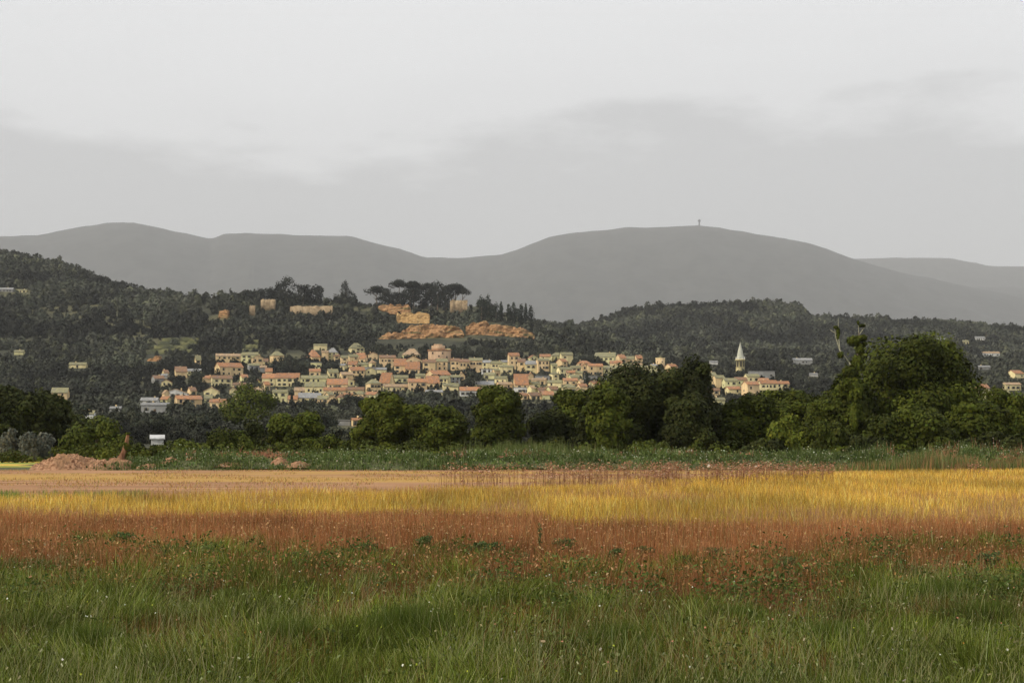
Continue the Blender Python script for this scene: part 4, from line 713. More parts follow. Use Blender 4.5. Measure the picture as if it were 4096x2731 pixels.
# ------------------------------------------------------------------ near row of trees and hedge behind the bank
NEAR = [('low bush hiding the foot of the ivy covered tree', 3420, 1735, 200, 136, 'bush', 'green', 6500, .26),
 ('black green tree at the left edge of the photo', 20, 1550, 240, 165, 'round', 'dark', 9000, .34), ('black green tree second from the left edge', 175, 1568, 200, 172, 'round', 'dark', 8000, .34), ('low dark tree between black trees and hedge on the left', 265, 1640, 120, 185, 'round', 'dark', 3500, .34),
 ('silvery grey willow shrub before the black trees', 80, 1718, 130, 140, 'bush', 'grey', 3600, .26), ('second silvery shrub beside the willow', 190, 1735, 110, 142, 'bush', 'grey', 3000, .26), ('mid green bush left of the ivy covered stump', 380, 1690, 260, 150, 'bush', 'green', 7500, .28),
 ('dark bush just behind the ivy covered stump', 545, 1775, 150, 148, 'bush', 'dark', 4200, .28), ('long green bush right of the stump', 735, 1762, 170, 146, 'bush', 'green', 6500, .28), ('dense green bush left of the rounded hedge tree', 900, 1722, 230, 150, 'bush', 'green', 6500, .28), ('low bush under the white warehouse', 630, 1782, 170, 144, 'bush', 'green', 3600, .26), ('dark bush between hedge bushes', 1020, 1690, 180, 160, 'bush', 'dark', 5200, .28),
 ('rounded green hedge tree below the left village end', 1190, 1652, 200, 152, 'round', 'green', 7000, .28), ('spreading bush right of the rounded hedge tree', 1330, 1742, 200, 145, 'bush', 'green', 5500, .26), ('bright round tree standing alone before the keep', 1550, 1576, 200, 160, 'round', 'bright', 9500, .28),
 ('low sunlit bush between the two round trees', 1450, 1700, 120, 165, 'bush', 'bright', 3200, .26), ('broad flat crowned tree right of the bright round tree', 1755, 1622, 220, 158, 'round', 'green', 8500, .28), ('bush under the broad flat crowned tree', 1640, 1765, 200, 140, 'bush', 'green', 5000, .26),
 ('tall oval tree sunlit on its left side', 1998, 1548, 196, 155, 'oval', 'green', 10000, .27), ('dark shoulder of foliage right of the oval tree', 2210, 1650, 200, 160, 'round', 'dark', 8000, .28), ('dark tree rising left of the great dark mass', 2320, 1560, 210, 162, 'round', 'green', 9000, .28),
 ('column of pale foliage at the left of the great dark mass', 2425, 1545, 170, 148, 'round', 'green', 8500, .27), ('widest dark tree in the great dark mass', 2570, 1466, 400, 156, 'round', 'dark', 20000, .30), ('dark tree filling the left flank of the great dark mass', 2450, 1590, 260, 153, 'round', 'dark', 9000, .28), ('tallest narrow dark tree at the right of the mass', 2772, 1444, 190, 154, 'oval', 'dark', 9000, .28),
 ('dark tree low at the right foot of the mass', 2750, 1580, 220, 150, 'round', 'dark', 9000, .28), ('small sunlit bush at the foot of the great dark mass', 2600, 1765, 200, 138, 'bush', 'green', 4000, .26), ('tree filling the gap right of the great dark mass', 2880, 1640, 200, 161, 'round', 'green', 7000, .28), ('broad tree behind the two rounded bushes', 3230, 1585, 260, 163, 'round', 'dark', 8000, .28), ('ragged tree below the church', 2970, 1580, 240, 158, 'round', 'green', 9000, .27),
 ('dense tree below the cream house beside the church', 3160, 1562, 240, 160, 'round', 'green', 9500, .27), ('bright rounded bush before the ragged trees', 3170, 1660, 190, 138, 'bush', 'bright', 6000, .26), ('pale crowned tree left of the great tree', 3290, 1590, 150, 150, 'round', 'green', 6500, .27),
 ('second rounded bush before the great tree', 3340, 1690, 190, 136, 'bush', 'green', 6000, .26), ('great spreading tree on the right, largest crown of all', 3590, 1350, 520, 152, 'round', 'green', 26000, .30), ('low limb of foliage left of the great tree', 3390, 1500, 210, 148, 'round', 'green', 9000, .30),
 ('right shoulder tree beside the great tree', 3775, 1490, 220, 153, 'round', 'dark', 10000, .30), ('pale feathery tree before the great tree', 3650, 1628, 300, 138, 'round', 'green', 10000, .26), ('low dark bush under the great tree', 3470, 1745, 180, 132, 'bush', 'dark', 5000, .26),
 ('feathery green tree right of the great tree', 3900, 1600, 230, 142, 'round', 'green', 9000, .27), ('rounded tree at the right edge of the photo', 4060, 1560, 240, 146, 'round', 'green', 9500, .27), ('dark undergrowth bush at the right edge', 3980, 1730, 260, 134, 'bush', 'dark', 5500, .26), ('dark bush between bright bush and great tree', 3060, 1760, 200, 134, 'bush', 'dark', 5000, .26),
 ('low dark bush below the oval tree', 2080, 1760, 160, 150, 'bush', 'dark', 4000, .26), ('low dark bush below the dark shoulder', 2280, 1750, 200, 152, 'bush', 'dark', 4500, .26), ('low hedge bush filling the middle', 1180, 1775, 170, 140, 'bush', 'green', 4000, .26), ('small hedge bush near the earth heaps', 800, 1780, 150, 138, 'bush', 'dark', 3500, .26), ('dark hedge bush left of the oval tree', 1890, 1755, 110, 145, 'bush', 'dark', 3200, .26)]
for (lab, x, yt, w, D, s, f, n, lf) in NEAR:
    if 'bush' in lab or 'shrub' in lab: nm, ct = 'bush', 'bush'
    else: nm, ct = 'broadleaf_tree', 'tree'
    make_tree(nm, lab, ct, x, yt, w * (1.08 if s != 'oval' else 1.02), D, f, s, int(n * 1.9), lf * .8, 'near trees and bushes behind the bank', seed=x + yt, lobes_n=26 if n > 12000 else 18 if s != 'bush' else 9, trunk=.02)
# ivy covered tree with a bare whitish top, left of the great tree
D0 = 145.0; m = D0 / F; t = empty('ivy_covered_tree', (px(3390, D0), D0, 0)); tag(t, 'ivy covered tree with bare pale branches sticking up beside the great tree', 'tree')
zz = lambda y: pz(y, D0); xx = lambda x: (x - 3390) * m
tubes_mesh('trunk', [([(0, 0, -.3), (xx(3420), 0, zz(1700)), (xx(3430), 0, zz(1450)), (xx(3436), 0, zz(1330))], [.15, .15, .12, .05])], 7, M_bark, t)
tubes_mesh('bare_branches', [
  ([(xx(3425), 0, zz(1520)), (xx(3400), .2, zz(1450)), (xx(3362), .3, zz(1400)), (xx(3355), .2, zz(1330)), (xx(3356), .3, zz(1272))], [.10, .08, .06, .04, .012]),
  ([(xx(3362), .3, zz(1400)), (xx(3345), .3, zz(1345)), (xx(3340), .3, zz(1300))], [.06, .04, .015]), ([(xx(3355), .2, zz(1340)), (xx(3325), .2, zz(1320)), (xx(3318), .2, zz(1312))], [.04, .03, .012]),
  ([(xx(3432), 0, zz(1400)), (xx(3436), .1, zz(1340)), (xx(3434), .1, zz(1284))], [.06, .04, .012]), ([(xx(3436), .1, zz(1340)), (xx(3458), .1, zz(1310)), (xx(3462), .1, zz(1290))], [.05, .03, .012])], 6, M_palebark, t)
rg = np.random.default_rng(5); L = [((xx(3415), 0, zz(1365)), (28 * m, .7, 20 * m)), ((xx(3445), 0, zz(1352)), (24 * m, .7, 14 * m)), ((xx(3440), 0, zz(1395)), (16 * m, .6, 26 * m)), ((xx(3455), 0, zz(1375)), (13 * m, .5, 12 * m)), ((xx(3430), 0, zz(1450)), (24 * m, .8, 34 * m)), ((xx(3400), 0, zz(1490)), (30 * m, .8, 30 * m)),
     ((xx(3354), .2, zz(1330)), (7 * m, .2, 24 * m)), ((xx(3448), 0, zz(1302)), (12 * m, .3, 7 * m)), ((xx(3345), .3, zz(1308)), (8 * m, .2, 6 * m)), ((xx(3434), 0, zz(1292)), (4 * m, .2, 7 * m)), ((xx(3362), 0, zz(1420)), (12 * m, .4, 14 * m)), ((xx(3420), 0, zz(1560)), (34 * m, .9, 60 * m)), ((xx(3385), 0, zz(1540)), (30 * m, .9, 34 * m)), ((xx(3416), 0, zz(1665)), (17 * m, .5, 75 * m)), ((xx(3412), 0, zz(1790)), (20 * m, .5, 60 * m))]
link('ivy', mesh_np('ivy', *crown_cloud(L, 9000, .2, rg)), FOL['green'], t)
# ivy covered broken stump on the mound
D0 = 110.0; m = D0 / F; z0 = 0.0; t = empty('ivy_covered_stump', (px(478, D0), D0, 0)); tag(t, 'broken reddish tree stump leaning right, wrapped in ivy, beside the earth mound', 'stump')
zz = lambda y: pz(y, D0); xx = lambda x: (x - 478) * m
tubes_mesh('trunk', [([(xx(470), 0, .2), (xx(480), 0, zz(1838)), (xx(495), 0, zz(1810)), (xx(505), 0, zz(1775)), (xx(512), 0, zz(1738))], [.48, .27, .21, .17, .11]), ([(xx(470), 0, .4), (xx(455), -.2, zz(1840)), (xx(440), -.3, zz(1838))], [.4, .24, .1]), ([(xx(476), 0, zz(1845)), (xx(500), -.3, zz(1850)), (xx(530), -.3, zz(1846))], [.3, .16, .06])], 8, M_deadbark, t)
link('ivy', mesh_np('ivy', *crown_cloud([((xx(504), 0, zz(1785)), (9 * m, .25, 20 * m)), ((xx(500), .15, zz(1815)), (9 * m, .25, 10 * m)), ((xx(511), 0, zz(1733)), (9 * m, .3, 4 * m)), ((xx(492), .2, zz(1832)), (8 * m, .2, 8 * m))], 900, .14, rg)), FOL['bright'], t)

# ------------------------------------------------------------------ track, bank, earth heaps
M_track = mat_noise('track_earth', (0.27, 0.135, 0.065), (0.44, 0.24, 0.115), .35, c3=(0.44, 0.26, 0.07), scale3=.05, coord='World', stretch=(.25, 1.6, 1), bump=.1)
M_earth = mat_noise('heaped_earth', (0.16, 0.075, 0.035), (0.50, 0.29, 0.17), 3.5, c3=(0.30, 0.17, 0.09), scale3=1.2, bump=1.0)
M_bank = mat_noise('bank_soil', (0.055, 0.065, 0.025), (0.12, 0.12, 0.05), .8, coord='World')
def strip(name, x0, x1, y0, y1, mat, dz, nx=60, ny=14, hf=None):
    xs = np.linspace(x0, x1, nx); ys = np.linspace(y0, y1, ny); X, Y = np.meshgrid(xs, ys)
    wob = (fbm(xs / 9, xs * 0 + y0, 3) - .5) * 2.0
    Y[0] += wob; Y[-1] += (fbm(xs / 7, xs * 0 + y1, 1) - .5) * 1.6
    Z = ground_z(X, Y) + dz + (hf(X, Y) if hf else 0); V = np.stack([X, Y, Z], -1).reshape(-1, 3)
    i = np.arange((ny - 1) * (nx - 1)); r, c = i // (nx - 1), i % (nx - 1); v0 = r * nx + c
    return tag(link(name, mesh_np(name, V, np.stack([v0, v0 + 1, v0 + nx + 1, v0 + nx], 1), smooth=True), mat), kind='structure')
strip('dirt_track', -90, 90, 50, 104.5, M_track, .035, 120, 40)
BANK0, BANK1 = 104.0, 130.0
def bank_h(X, Y):
    xp = CX + F * X / Y; e = np.clip((xp - 420) / 350, 0, 1); t = np.clip((Y - BANK0) / (BANK1 - BANK0), 0, 1)
    return e * (np.sin(math.pi * t ** .7) ** .8) * (0.75 + .5 * (fbm(X / 6, Y / 6, 4) - .5)) + .05 * t
strip('grassy_bank', -42, 120, BANK0, BANK1, M_bank, .03, 260, 24, bank_h)
strip('meadow_strip', -75, px(300, 150), 141, 162, mat_noise('meadow_green', (.12, .17, .04), (.22, .27, .08), .5, coord='World'), .05)
strip('stubble_strip', -75, px(250, 120), 112, 140, mat_noise('stubble_yellow', (.50, .34, .05), (.70, .50, .10), .4, c3=(.2, .26, .05), scale3=.15, coord='World', stretch=(.3, 1, 1)), .06)
def heap(name, label, x0, x1, D0, h, depth, seed, amp=.35, mat=M_earth):
    """a lumpy pile of clods on the ground"""
    m = D0 / F; w = (x1 - x0) * m / 2; cx = px((x0 + x1) / 2, D0); n, k = 240, 90
    u = np.linspace(-1, 1, n); v = np.linspace(-1, 1, k); U_, V_ = np.meshgrid(u, v); r = np.sqrt(U_ ** 2 + V_ ** 2)
    prof = np.clip(1 - r ** 2, 0, 1) ** .8; X = U_ * w; Y = V_ * depth
    big = .55 + .9 * fbm(X / 1.8 + seed * 5, Y / 1.8, seed % 6); cl = (np.floor(fbm(X / .42 + seed, Y / .42, (seed + 2) % 6, 3) * 6) / 6 - .5) * 1.5 + (fbm(X / .12, Y / .12, 1, 2) - .5) * .5
    Z = prof * h * big + cl * amp * np.clip(prof * 3, 0, 1) - .05
    Vv = np.stack([X, Y, Z], -1).reshape(-1, 3); i = np.arange((k - 1) * (n - 1)); rr_, c = i // (n - 1), i % (n - 1); v0 = rr_ * n + c
    o = link(name, mesh_np(name, Vv, np.stack([v0, v0 + 1, v0 + n + 1, v0 + n], 1)), mat); o.location = (cx, D0, gz(cx, D0) + (float(bank_h(np.array([cx]), np.array([D0]))[0]) * .8 if D0 > BANK0 else 0))
    return tag(o, label, 'earth heap')
heap('earth_heap', 'large heap of reddish earth clods left of the ivy covered stump', 130, 420, 108, 1.15, 4.0, 1)
heap('earth_heap', 'lower rubble heap stretching from the large one to the stump', 330, 560, 107, .7, 3.5, 2)
heap('earth_heap', 'small earth heap in the weeds right of the stump', 640, 730, 108, .45, 1.5, 3, .2)
heap('earth_heap', 'small earth heap before the rounded hedge tree', 1080, 1160, 107, .6, 1.4, 4, .25)
heap('earth_heap', 'flat earth heap right of the small one before the rounded hedge tree', 1130, 1250, 105.5, .45, 1.5, 5, .22)
heap('earth_heap', 'low line of earth clods just right of the stump', 545, 650, 105.8, .4, 1.3, 7, .22)
heap('earth_heap', 'flat scatter of earth left of the small heaps by the hedge tree', 860, 980, 105.5, .35, 1.2, 8, .2)
heap('earth_heap', 'tiny earth heap in weeds between stump and hedge', 740, 800, 109, .6, 1.0, 6, .2)
M_rock = mat_noise('pale_limestone', (.45, .43, .36), (.68, .66, .58), 1.5, bump=.5)
def rock(label, x, y, w, D0, seed):
    me = bpy.data.meshes.new('rock'); b = bmesh.new(); bmesh.ops.create_icosphere(b, subdivisions=3, radius=1); rg = np.random.default_rng(seed); ax = sph(9, rg); of = rg.uniform(.55, .85, 9)
    for v in b.verts:
        p = np.array(v.co)
        for a_, f_ in zip(ax, of):
            d_ = p @ a_
            if d_ > f_: p = p - a_ * (d_ - f_)
        v.co = p
    b.to_mesh(me); b.free(); s = w / F * D0 / 2; o = link('rock', me, M_rock); o.scale = (s, s * .8, s * .8); o.rotation_euler = (.3, .4, seed); X = px(x, D0)
    o.location = (X, D0, pz(y, D0)); return tag(o, label, 'rock')
rock('white limestone boulder leaning in the weeds left of the track bend', 2494, 1834, 28, 110, 1); rock('small pale boulder at the edge of the dry grass', 2836, 1862, 20, 100, 2)
rock('smallest pale stone lying right of the other boulders', 3022, 1866, 14, 100, 3)

# ------------------------------------------------------------------ grass, reeds, weeds
M_grass = mat_tint('grass_blade', (1, 1, 1), .30, .7)
def blades(n, X, Y, h, w, col, lean=.35, z0=None, rg=rng, segs=2, tipw=.15, dirb=0.0):
    az = rg.uniform(0, 2 * math.pi, n); ln = np.abs(rg.normal(0, lean, n)) * h
    dx = np.cos(az) * ln + dirb * h; dy = np.sin(az) * ln; faz = rg.uniform(-1.0, 1.0, n); wx, wy = np.cos(faz) * w / 2, np.sin(faz) * w / 2
    z0 = ground_z(X, Y) if z0 is None else z0; hh = np.sqrt(np.maximum(h * h - ln * ln * .6, h * h * .2)); V = []
    for s in range(segs + 1):
        t = s / segs; k = t ** 1.9; f = 1 - (1 - tipw) * t ** 1.3
        cx, cy, cz = X + dx * k, Y + dy * k, z0 + hh * t
        V += [np.stack([cx - wx * f, cy - wy * f, cz], -1), np.stack([cx + wx * f, cy + wy * f, cz], -1)]
    V = np.stack(V, 1); m = 2 * (segs + 1); base = np.arange(n)[:, None] * m; Q = np.concatenate([base + np.array([[2 * s, 2 * s + 1, 2 * s + 3, 2 * s + 2]]) for s in range(segs)], 0)
    return V.reshape(-1, 3), Q, np.repeat(col, m, 0), np.stack([X + dx, Y + dy, z0 + hh], -1)
def scatter(n, y0, y1, um=.43, p=1.0, rg=rng, xlim=None):
    Y = (rg.uniform(y0 ** (1 + p), y1 ** (1 + p), n)) ** (1 / (1 + p)); U_ = rg.uniform(-um, um, n); return U_ * Y + rg.normal(0, .3, n), Y
def colmix(cs, ws, n, rg=rng, v=.22, hue=.06):
    cs = np.array(cs); i = rg.choice(len(cs), n, p=np.array(ws) / sum(ws)); c = cs[i] * rg.uniform(1 - v, 1 + v, (n, 1)) * (1 + rg.normal(0, hue, (n, 3))); return np.clip(c, 0.003, .9)
def stuff(name, label, parts, mat=None):
    V = []; Q = []; C_ = []; o = 0
    for v, q, c in parts: V.append(v); Q.append(q + o); C_.append(c); o += len(v)
    return tag(link(name, mesh_np(name, np.concatenate(V), np.concatenate(Q), np.concatenate(C_)), mat or M_grass), label, name.replace('_', ' '), kind='stuff')
# where one kind gives way to the next, in metres from the viewer
def xcol(X, Y): return CX + F * X / Y
def edge_gb(X, Y):      # green -> brown
    return np.interp(xcol(X, Y), [0, 600, 1300, 1700, 2300, 2900, 3300, 4096], [21.5, 22.5, 20.0, 21.0, 17.0, 16.5, 20.0, 22.5]) + (fbm(X / 1.3, Y / 1.6, 2) - .5) * 13
def edge_bg(X, Y):      # brown -> gold
    return np.interp(xcol(X, Y), [0, 1500, 3000, 4096], [41, 39.5, 35, 35.5]) + (fbm(X / 3, Y / 5, 4) - .5) * 7
def edge_end(X, Y):     # gold -> track
    return np.interp(xcol(X, Y), [0, 900, 1500, 2400, 2800, 3300, 4096], [51, 54, 56, 62, 72, 84, 90]) + (fbm(X / 4, Y / 8, 0) - .5) * 6
GREEN = ([(.125, .158, .016), (.058, .078, .006), (.26, .295, .07), (.40, .41, .17)], [5, 4, 2.2, .5])
BROWN = ([(.31, .122, .042), (.21, .078, .024), (.46, .25, .11), (.15, .14, .04)], [4, 3.4, 1.8, .8])
GOLD = ([(.66, .43, .07), (.48, .30, .045), (.84, .63, .20), (.42, .23, .08)], [4, 3.2, 2, 1.3])
# green grass
n = 430000; X, Y = scatter(n, 8.8, 33, .45, .45); eg = edge_gb(X, Y); pt = fbm(X / 1.1 + 7, Y / 1.5, 4); k = (Y < eg) | ((Y < eg + 7) & (pt > .55) & (rng.random(n) < .8)); k &= ~((Y > 12) & (fbm(X / 1.1, Y / 1.8, 0) > np.interp(xcol(X, Y), [300, 1300, 3300, 3800], [.60, .52, .51, .60])) & (rng.random(n) < .5)); X, Y = X[k], Y[k]; n = len(X); wind = fbm(X / .8, Y / 1.2, 2) - .5
hn = fbm(X / 1.3, Y / 1.3, 5); tus = fbm(X / .55, Y / .55, 1); h = (.17 + .27 * hn + .7 * np.maximum(tus - .5, 0)) * rng.uniform(.6, 1.3, n)
c = colmix(*GREEN, n, v=.35) * (.12 + 1.65 * fbm(X / .8, Y / 1.2, 3))[:, None]
v1, q1, c1, tip = blades(n, X, Y, h, rng.uniform(.005, .013, n) * (Y / 13) ** .8, c, .62, segs=3, dirb=wind * 1.5)
o1 = (v1, q1, c1)
# pale drooping culms with seed heads above the green grass
n = 20000; X, Y = scatter(n, 8.5, 26, .46, .3); k = (Y < edge_gb(X, Y) + 1) & (fbm(X / 1.5, Y / 1.5, 0) > .40); X, Y = X[k], Y[k]; n = len(X)
v2, q2, c2, tip = blades(n, X, Y, rng.uniform(.3, .6, n), rng.uniform(.003, .005, n), colmix([(.36, .33, .16), (.28, .30, .12)], [1, 1], n), .5, segs=3, tipw=.5, dirb=.12)
s = rng.random(n) < .09; T = tip[s]; hv, hq = leaf_quads(T, rng.normal(size=(len(T), 3)) * [1, .4, .3] + [0, -1, 0], .013, 2.2)
hc = np.repeat(colmix([(.42, .40, .22), (.32, .34, .16), (.60, .58, .42)], [3, 3, .6], len(T)), 4, 0)
nl = 110000; Xl, Yl = scatter(nl, 8.8, 29, .45, .4); kl = (Yl < edge_gb(Xl, Yl) + 4) & (fbm(Xl / .7, Yl / 1.0, 4) > .42); Xl, Yl = Xl[kl], Yl[kl]; nl = len(Xl)
lv, lq = leaf_quads(np.stack([Xl, Yl, rng.uniform(.02, .34, nl) * (.4 + 1.2 * fbm(Xl / .5, Yl / .7, 0))], -1), rng.normal(size=(nl, 3)) + [-.2, -.5, .8], .019, 2.6); lc = np.repeat(colmix([(.07, .095, .012), (.13, .16, .035), (.045, .06, .008), (.20, .20, .08)], [4, 3, 3, 1], nl, v=.35), 4, 0)
nw = 120000; Xw, Yw = scatter(nw, 18, 32, .45, 1); ew = edge_gb(Xw, Yw); pw = fbm(Xw / .9 + 3, Yw / 1.1, 1); kw = (pw > .555) & (Yw < np.minimum(ew + 7, 28.5)) & (Yw > 17); Xw, Yw, pw = Xw[kw], Yw[kw], pw[kw]; nw = len(Xw)
wv, wq = leaf_quads(np.stack([Xw, Yw, rng.uniform(.08, .5, nw) * np.clip((pw - .52) * 7, .3, 1.1) * rng.choice([1, 1, 1, 1.35], nw)], -1), rng.normal(size=(nw, 3)) + [-.2, -.5, .8], .026, 2.0); wc = np.repeat(colmix([(.06, .09, .016), (.10, .135, .03), (.04, .06, .01), (.18, .20, .06)], [4, 3, 3, 1], nw, v=.35), 4, 0)
stuff('green_grass', 'tall green meadow grass with pale drooping culms filling the foreground', [o1, (v2, q2, c2), (hv, hq, hc), (lv, lq, lc), (wv, wq, wc)])
# dark spiky tussocks in the foreground
parts = []; rg = np.random.default_rng(3)
for (x, y, w, hm, k) in [(1640, 2640, 330, .8, 5200), (1900, 2520, 140, .55, 1300), (2260, 2560, 240, .55, 1800), (3950, 2560, 260, .6, 2400), (2720, 2620, 200, .5, 1400), (150, 2600, 200, .55, 1500), (3700, 2280, 160, .5, 1000), (920, 2480, 200, .5, 1400), (560, 2560, 180, .5, 1200), (1520, 2420, 240, .6, 2200), (2950, 2600, 280, .7, 2600), (3350, 2660, 240, .6, 2200), (3800, 2480, 300, .7, 2600), (1150, 2680, 260, .7, 2400), (2480, 2700, 260, .7, 2400), (350, 2700, 240, .7, 2200)]:
    Dd = EYE * F / (y - HY) * 1.04; m = Dd / F; X = px(x, Dd) + rg.normal(0, w * m * .22, k); Y = Dd + rg.normal(0, w * m * .2, k)
    az = np.arctan2(Y - Dd, X - px(x, Dd))
    v, q, c_, tp = blades(k, X, Y, rg.uniform(.45, 1.0, k) * hm * .72, rg.uniform(.005, .010, k), colmix([(.09, .125, .014), (.05, .075, .008), (.20, .23, .07)], [4, 3, 1.2], k, rg), .45, rg=rg, segs=3)
    parts.append((v, q, c_))
stuff('grass_tussocks', 'dark green spiky grass tussocks fanning out in the foreground', parts)
# brown dry grass
n = 190000; X, Y = scatter(n, 12, 42, .45, .5); eg = edge_gb(X, Y); k = (Y < edge_bg(X, Y)) & ((Y > eg) | ((Y > eg - 5) & (rng.random(n) < .12)) | ((Y > 12.5) & (fbm(X / 1.1, Y / 1.8, 0) > np.interp(xcol(X, Y), [300, 1300, 3300, 3800], [.60, .52, .51, .60])) & (rng.random(n) < .6))); X, Y = X[k], Y[k]; n = len(X)
h = (.26 + .22 * fbm(X / 2, Y / 2, 3)) * rng.uniform(.7, 1.2, n) * np.clip((Y - 8) / 12, .95, 1.15); c = colmix(*BROWN, n, v=.4) * (.45 + 1.05 * fbm(X / 2.0, Y / 3.0, 1))[:, None]
o3 = blades(n, X, Y, h, rng.uniform(.004, .009, n) * (Y / 22), c, .22)
s = (rng.random(n) < .06) & (Y > 20); T = o3[3][s]; hv, hq = leaf_quads(T, rng.normal(size=(len(T), 3)) * .3 + [0, -1, 0], .020, 1.8); hc = np.repeat(colmix([(.46, .24, .10), (.60, .38, .19), (.36, .18, .08)], [3, 1.5, 2], len(T)), 4, 0)
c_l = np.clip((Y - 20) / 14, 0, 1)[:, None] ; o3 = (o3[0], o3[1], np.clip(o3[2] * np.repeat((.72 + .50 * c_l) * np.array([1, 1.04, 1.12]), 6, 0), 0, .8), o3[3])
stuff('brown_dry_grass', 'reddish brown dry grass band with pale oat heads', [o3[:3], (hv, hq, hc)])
# golden grass
n = 330000; X, Y = scatter(n, 27, 92, .44, .75); k = (Y > edge_bg(X, Y)) & (Y < edge_end(X, Y)); X, Y = X[k], Y[k]; n = len(X)
h = (.34 + .25 * fbm(X / 3, Y / 3, 2)) * rng.uniform(.6, 1.25, n); c = colmix(*GOLD, n, v=.42, hue=.05) * (.45 + 1.05 * fbm(X / 2.5, Y / 7, 5))[:, None]
red = (fbm(X / 5, Y / 4, 1) > .52 + np.clip((Y - 36) / 160, 0, .2)) & (Y < 75) & (rng.random(n) < .55); c[red] = colmix([(.48, .27, .14), (.38, .21, .11)], [1, 1], int(red.sum()))
o4 = blades(n, X, Y, h, rng.uniform(.008, .024, n) * (Y / 45), c, .32)
stuff('golden_grass', 'golden ripe grass band glowing along the field', [o4[:3]])
# thin remains of grass and weeds beside the track
n = 9000; X, Y = scatter(n, 48, 70, .44, 1); k = (Y > edge_end(X, Y)) & (Y < edge_end(X, Y) + 7) & (xcol(X, Y) < 2900); X, Y = X[k], Y[k]; n = len(X)
o5 = blades(n, X, Y, rng.uniform(.15, .5, n), rng.uniform(.01, .02, n), colmix([(.5, .33, .18), (.62, .48, .26), (.36, .22, .12)], [2, 1, 1], n), .25)
n = 7000; X = rng.uniform(px(0, 54) * 1.2, px(640, 54), n); Y = rng.uniform(51, 56, n); k = fbm(X / 1.5, Y / 3, 2) > .52; X, Y = X[k], Y[k]; n = len(X)
o6 = blades(n, X, Y, rng.uniform(.2, .45, n), rng.uniform(.015, .03, n), colmix([(.18, .24, .05), (.26, .33, .05), (.12, .17, .06)], [2, 1, 1], n), .3)
n = 34000; X, Y = scatter(n, 56, 104, .44, 1); k = (Y > edge_end(X, Y)) & (fbm(X / 3, Y / 4, 2) > .48); X, Y = X[k], Y[k]; n = len(X)
o6b = blades(n, X, Y, rng.uniform(.04, .15, n), rng.uniform(.02, .045, n), colmix([(.5, .33, .10), (.40, .22, .10), (.30, .28, .08), (.26, .13, .06)], [2, 2, 1, 1], n), .5, z0=np.full(n, .04))
stuff('trackside_weeds', 'thin straw and bright green weeds along the near edge of the dirt track', [o5[:3], o6[:3], o6b[:3]])
# flat topped dry umbels
n = 2400; x = rng.choice([1820, 1950, 2080, 2200, 2330, 2400, 2520, 2640, 2700, 2860, 2960, 3060, 3180, 3300, 3900], n) + rng.normal(0, 42, n); Y = rng.uniform(58, 84, n); X = px(x, Y); k = (Y > edge_end(X, Y) - 16) & (Y < edge_end(X, Y) + 16) & (fbm(X / 2, Y / 4, 1) > .42); X, Y = X[k], Y[k]; n = len(X)
hU = rng.uniform(.65, 1.05, n); o7 = blades(n, X, Y, hU, np.full(n, .014), colmix([(.24, .12, .06), (.17, .085, .04)], [1, 1], n), .10, tipw=.7)
T = np.repeat(o7[3], 4, 0) + rng.normal(0, 1, (n * 4, 3)) * [.12, .1, .10]; hv, hq = leaf_quads(T, rng.normal(size=(len(T), 3)) * .35 + [0, -.2, 1], .075, 1.0); hc = np.repeat(colmix([(.30, .155, .08), (.21, .10, .05), (.50, .32, .20)], [3, 2, 1], len(T)), 4, 0)
stuff('dry_umbel_flowers', 'brown flat topped seed heads standing above the golden grass', [o7[:3], (hv, hq, hc)])
# weedy bank: mixed green weeds, white flecks, rusty docks
n = 60000; X = rng.uniform(-50, 55, n); Y = rng.uniform(BANK0 - 1, BANK1, n); k = (xcol(X, Y) > 430 + rng.normal(0, 60, n)) & (np.abs(X / Y) < .43); X, Y = X[k], Y[k]; n = len(X); zb_ = bank_h(X, Y)
c = colmix([(.085, .12, .028), (.05, .075, .016), (.14, .18, .055), (.20, .22, .10)], [4, 3.5, 2, .8], n) * (.4 + 1.1 * fbm(X / 3, Y / 5, 3))[:, None]
rd = (fbm(X / 2.2, Y / 4, 0) > .66) & (Y > 112); rd |= (xcol(X, Y) > 3500) & (fbm(X / 1.6, Y / 4, 2) > .55) & (rng.random(n) < .5); c[rd] = colmix([(.40, .20, .11), (.28, .13, .07)], [1, 1], int(rd.sum()))
hb = rng.uniform(.2, .6, n) * (.35 + 1.3 * np.clip((fbm(X / 2.0, Y / 3, 5) - .35) * 3, 0, 1.3)) * np.where(xcol(X, Y) > 3400, 1.5, 1); o8 = blades(n, X, Y, hb, rng.uniform(.03, .07, n), c, .35, z0=zb_ - .02)
n2 = 9000; i = rng.choice(n, n2); T = o8[3][i]; hv, hq = leaf_quads(T + rng.normal(0, .05, (n2, 3)), rng.normal(size=(n2, 3)) + [0, -1, .6], .085); hc = np.repeat(colmix([(.36, .38, .24), (.50, .50, .38), (.16, .20, .07)], [1.5, .7, 6], n2), 4, 0)
n3 = 22000; i = rng.choice(n, n3); T = np.stack([X[i], Y[i], zb_[i] + hb[i] * .5], -1) + rng.normal(0, .12, (n3, 3)); lv, lq = leaf_quads(T, rng.normal(size=(n3, 3)) + [-.3, -.6, .8], .16); lc = np.repeat(c[i] * 1.0, 4, 0)
stuff('bank_weeds', 'tangled green weeds with white flecks and rusty docks covering the bank', [o8[:3], (hv, hq, hc), (lv, lq, lc)])
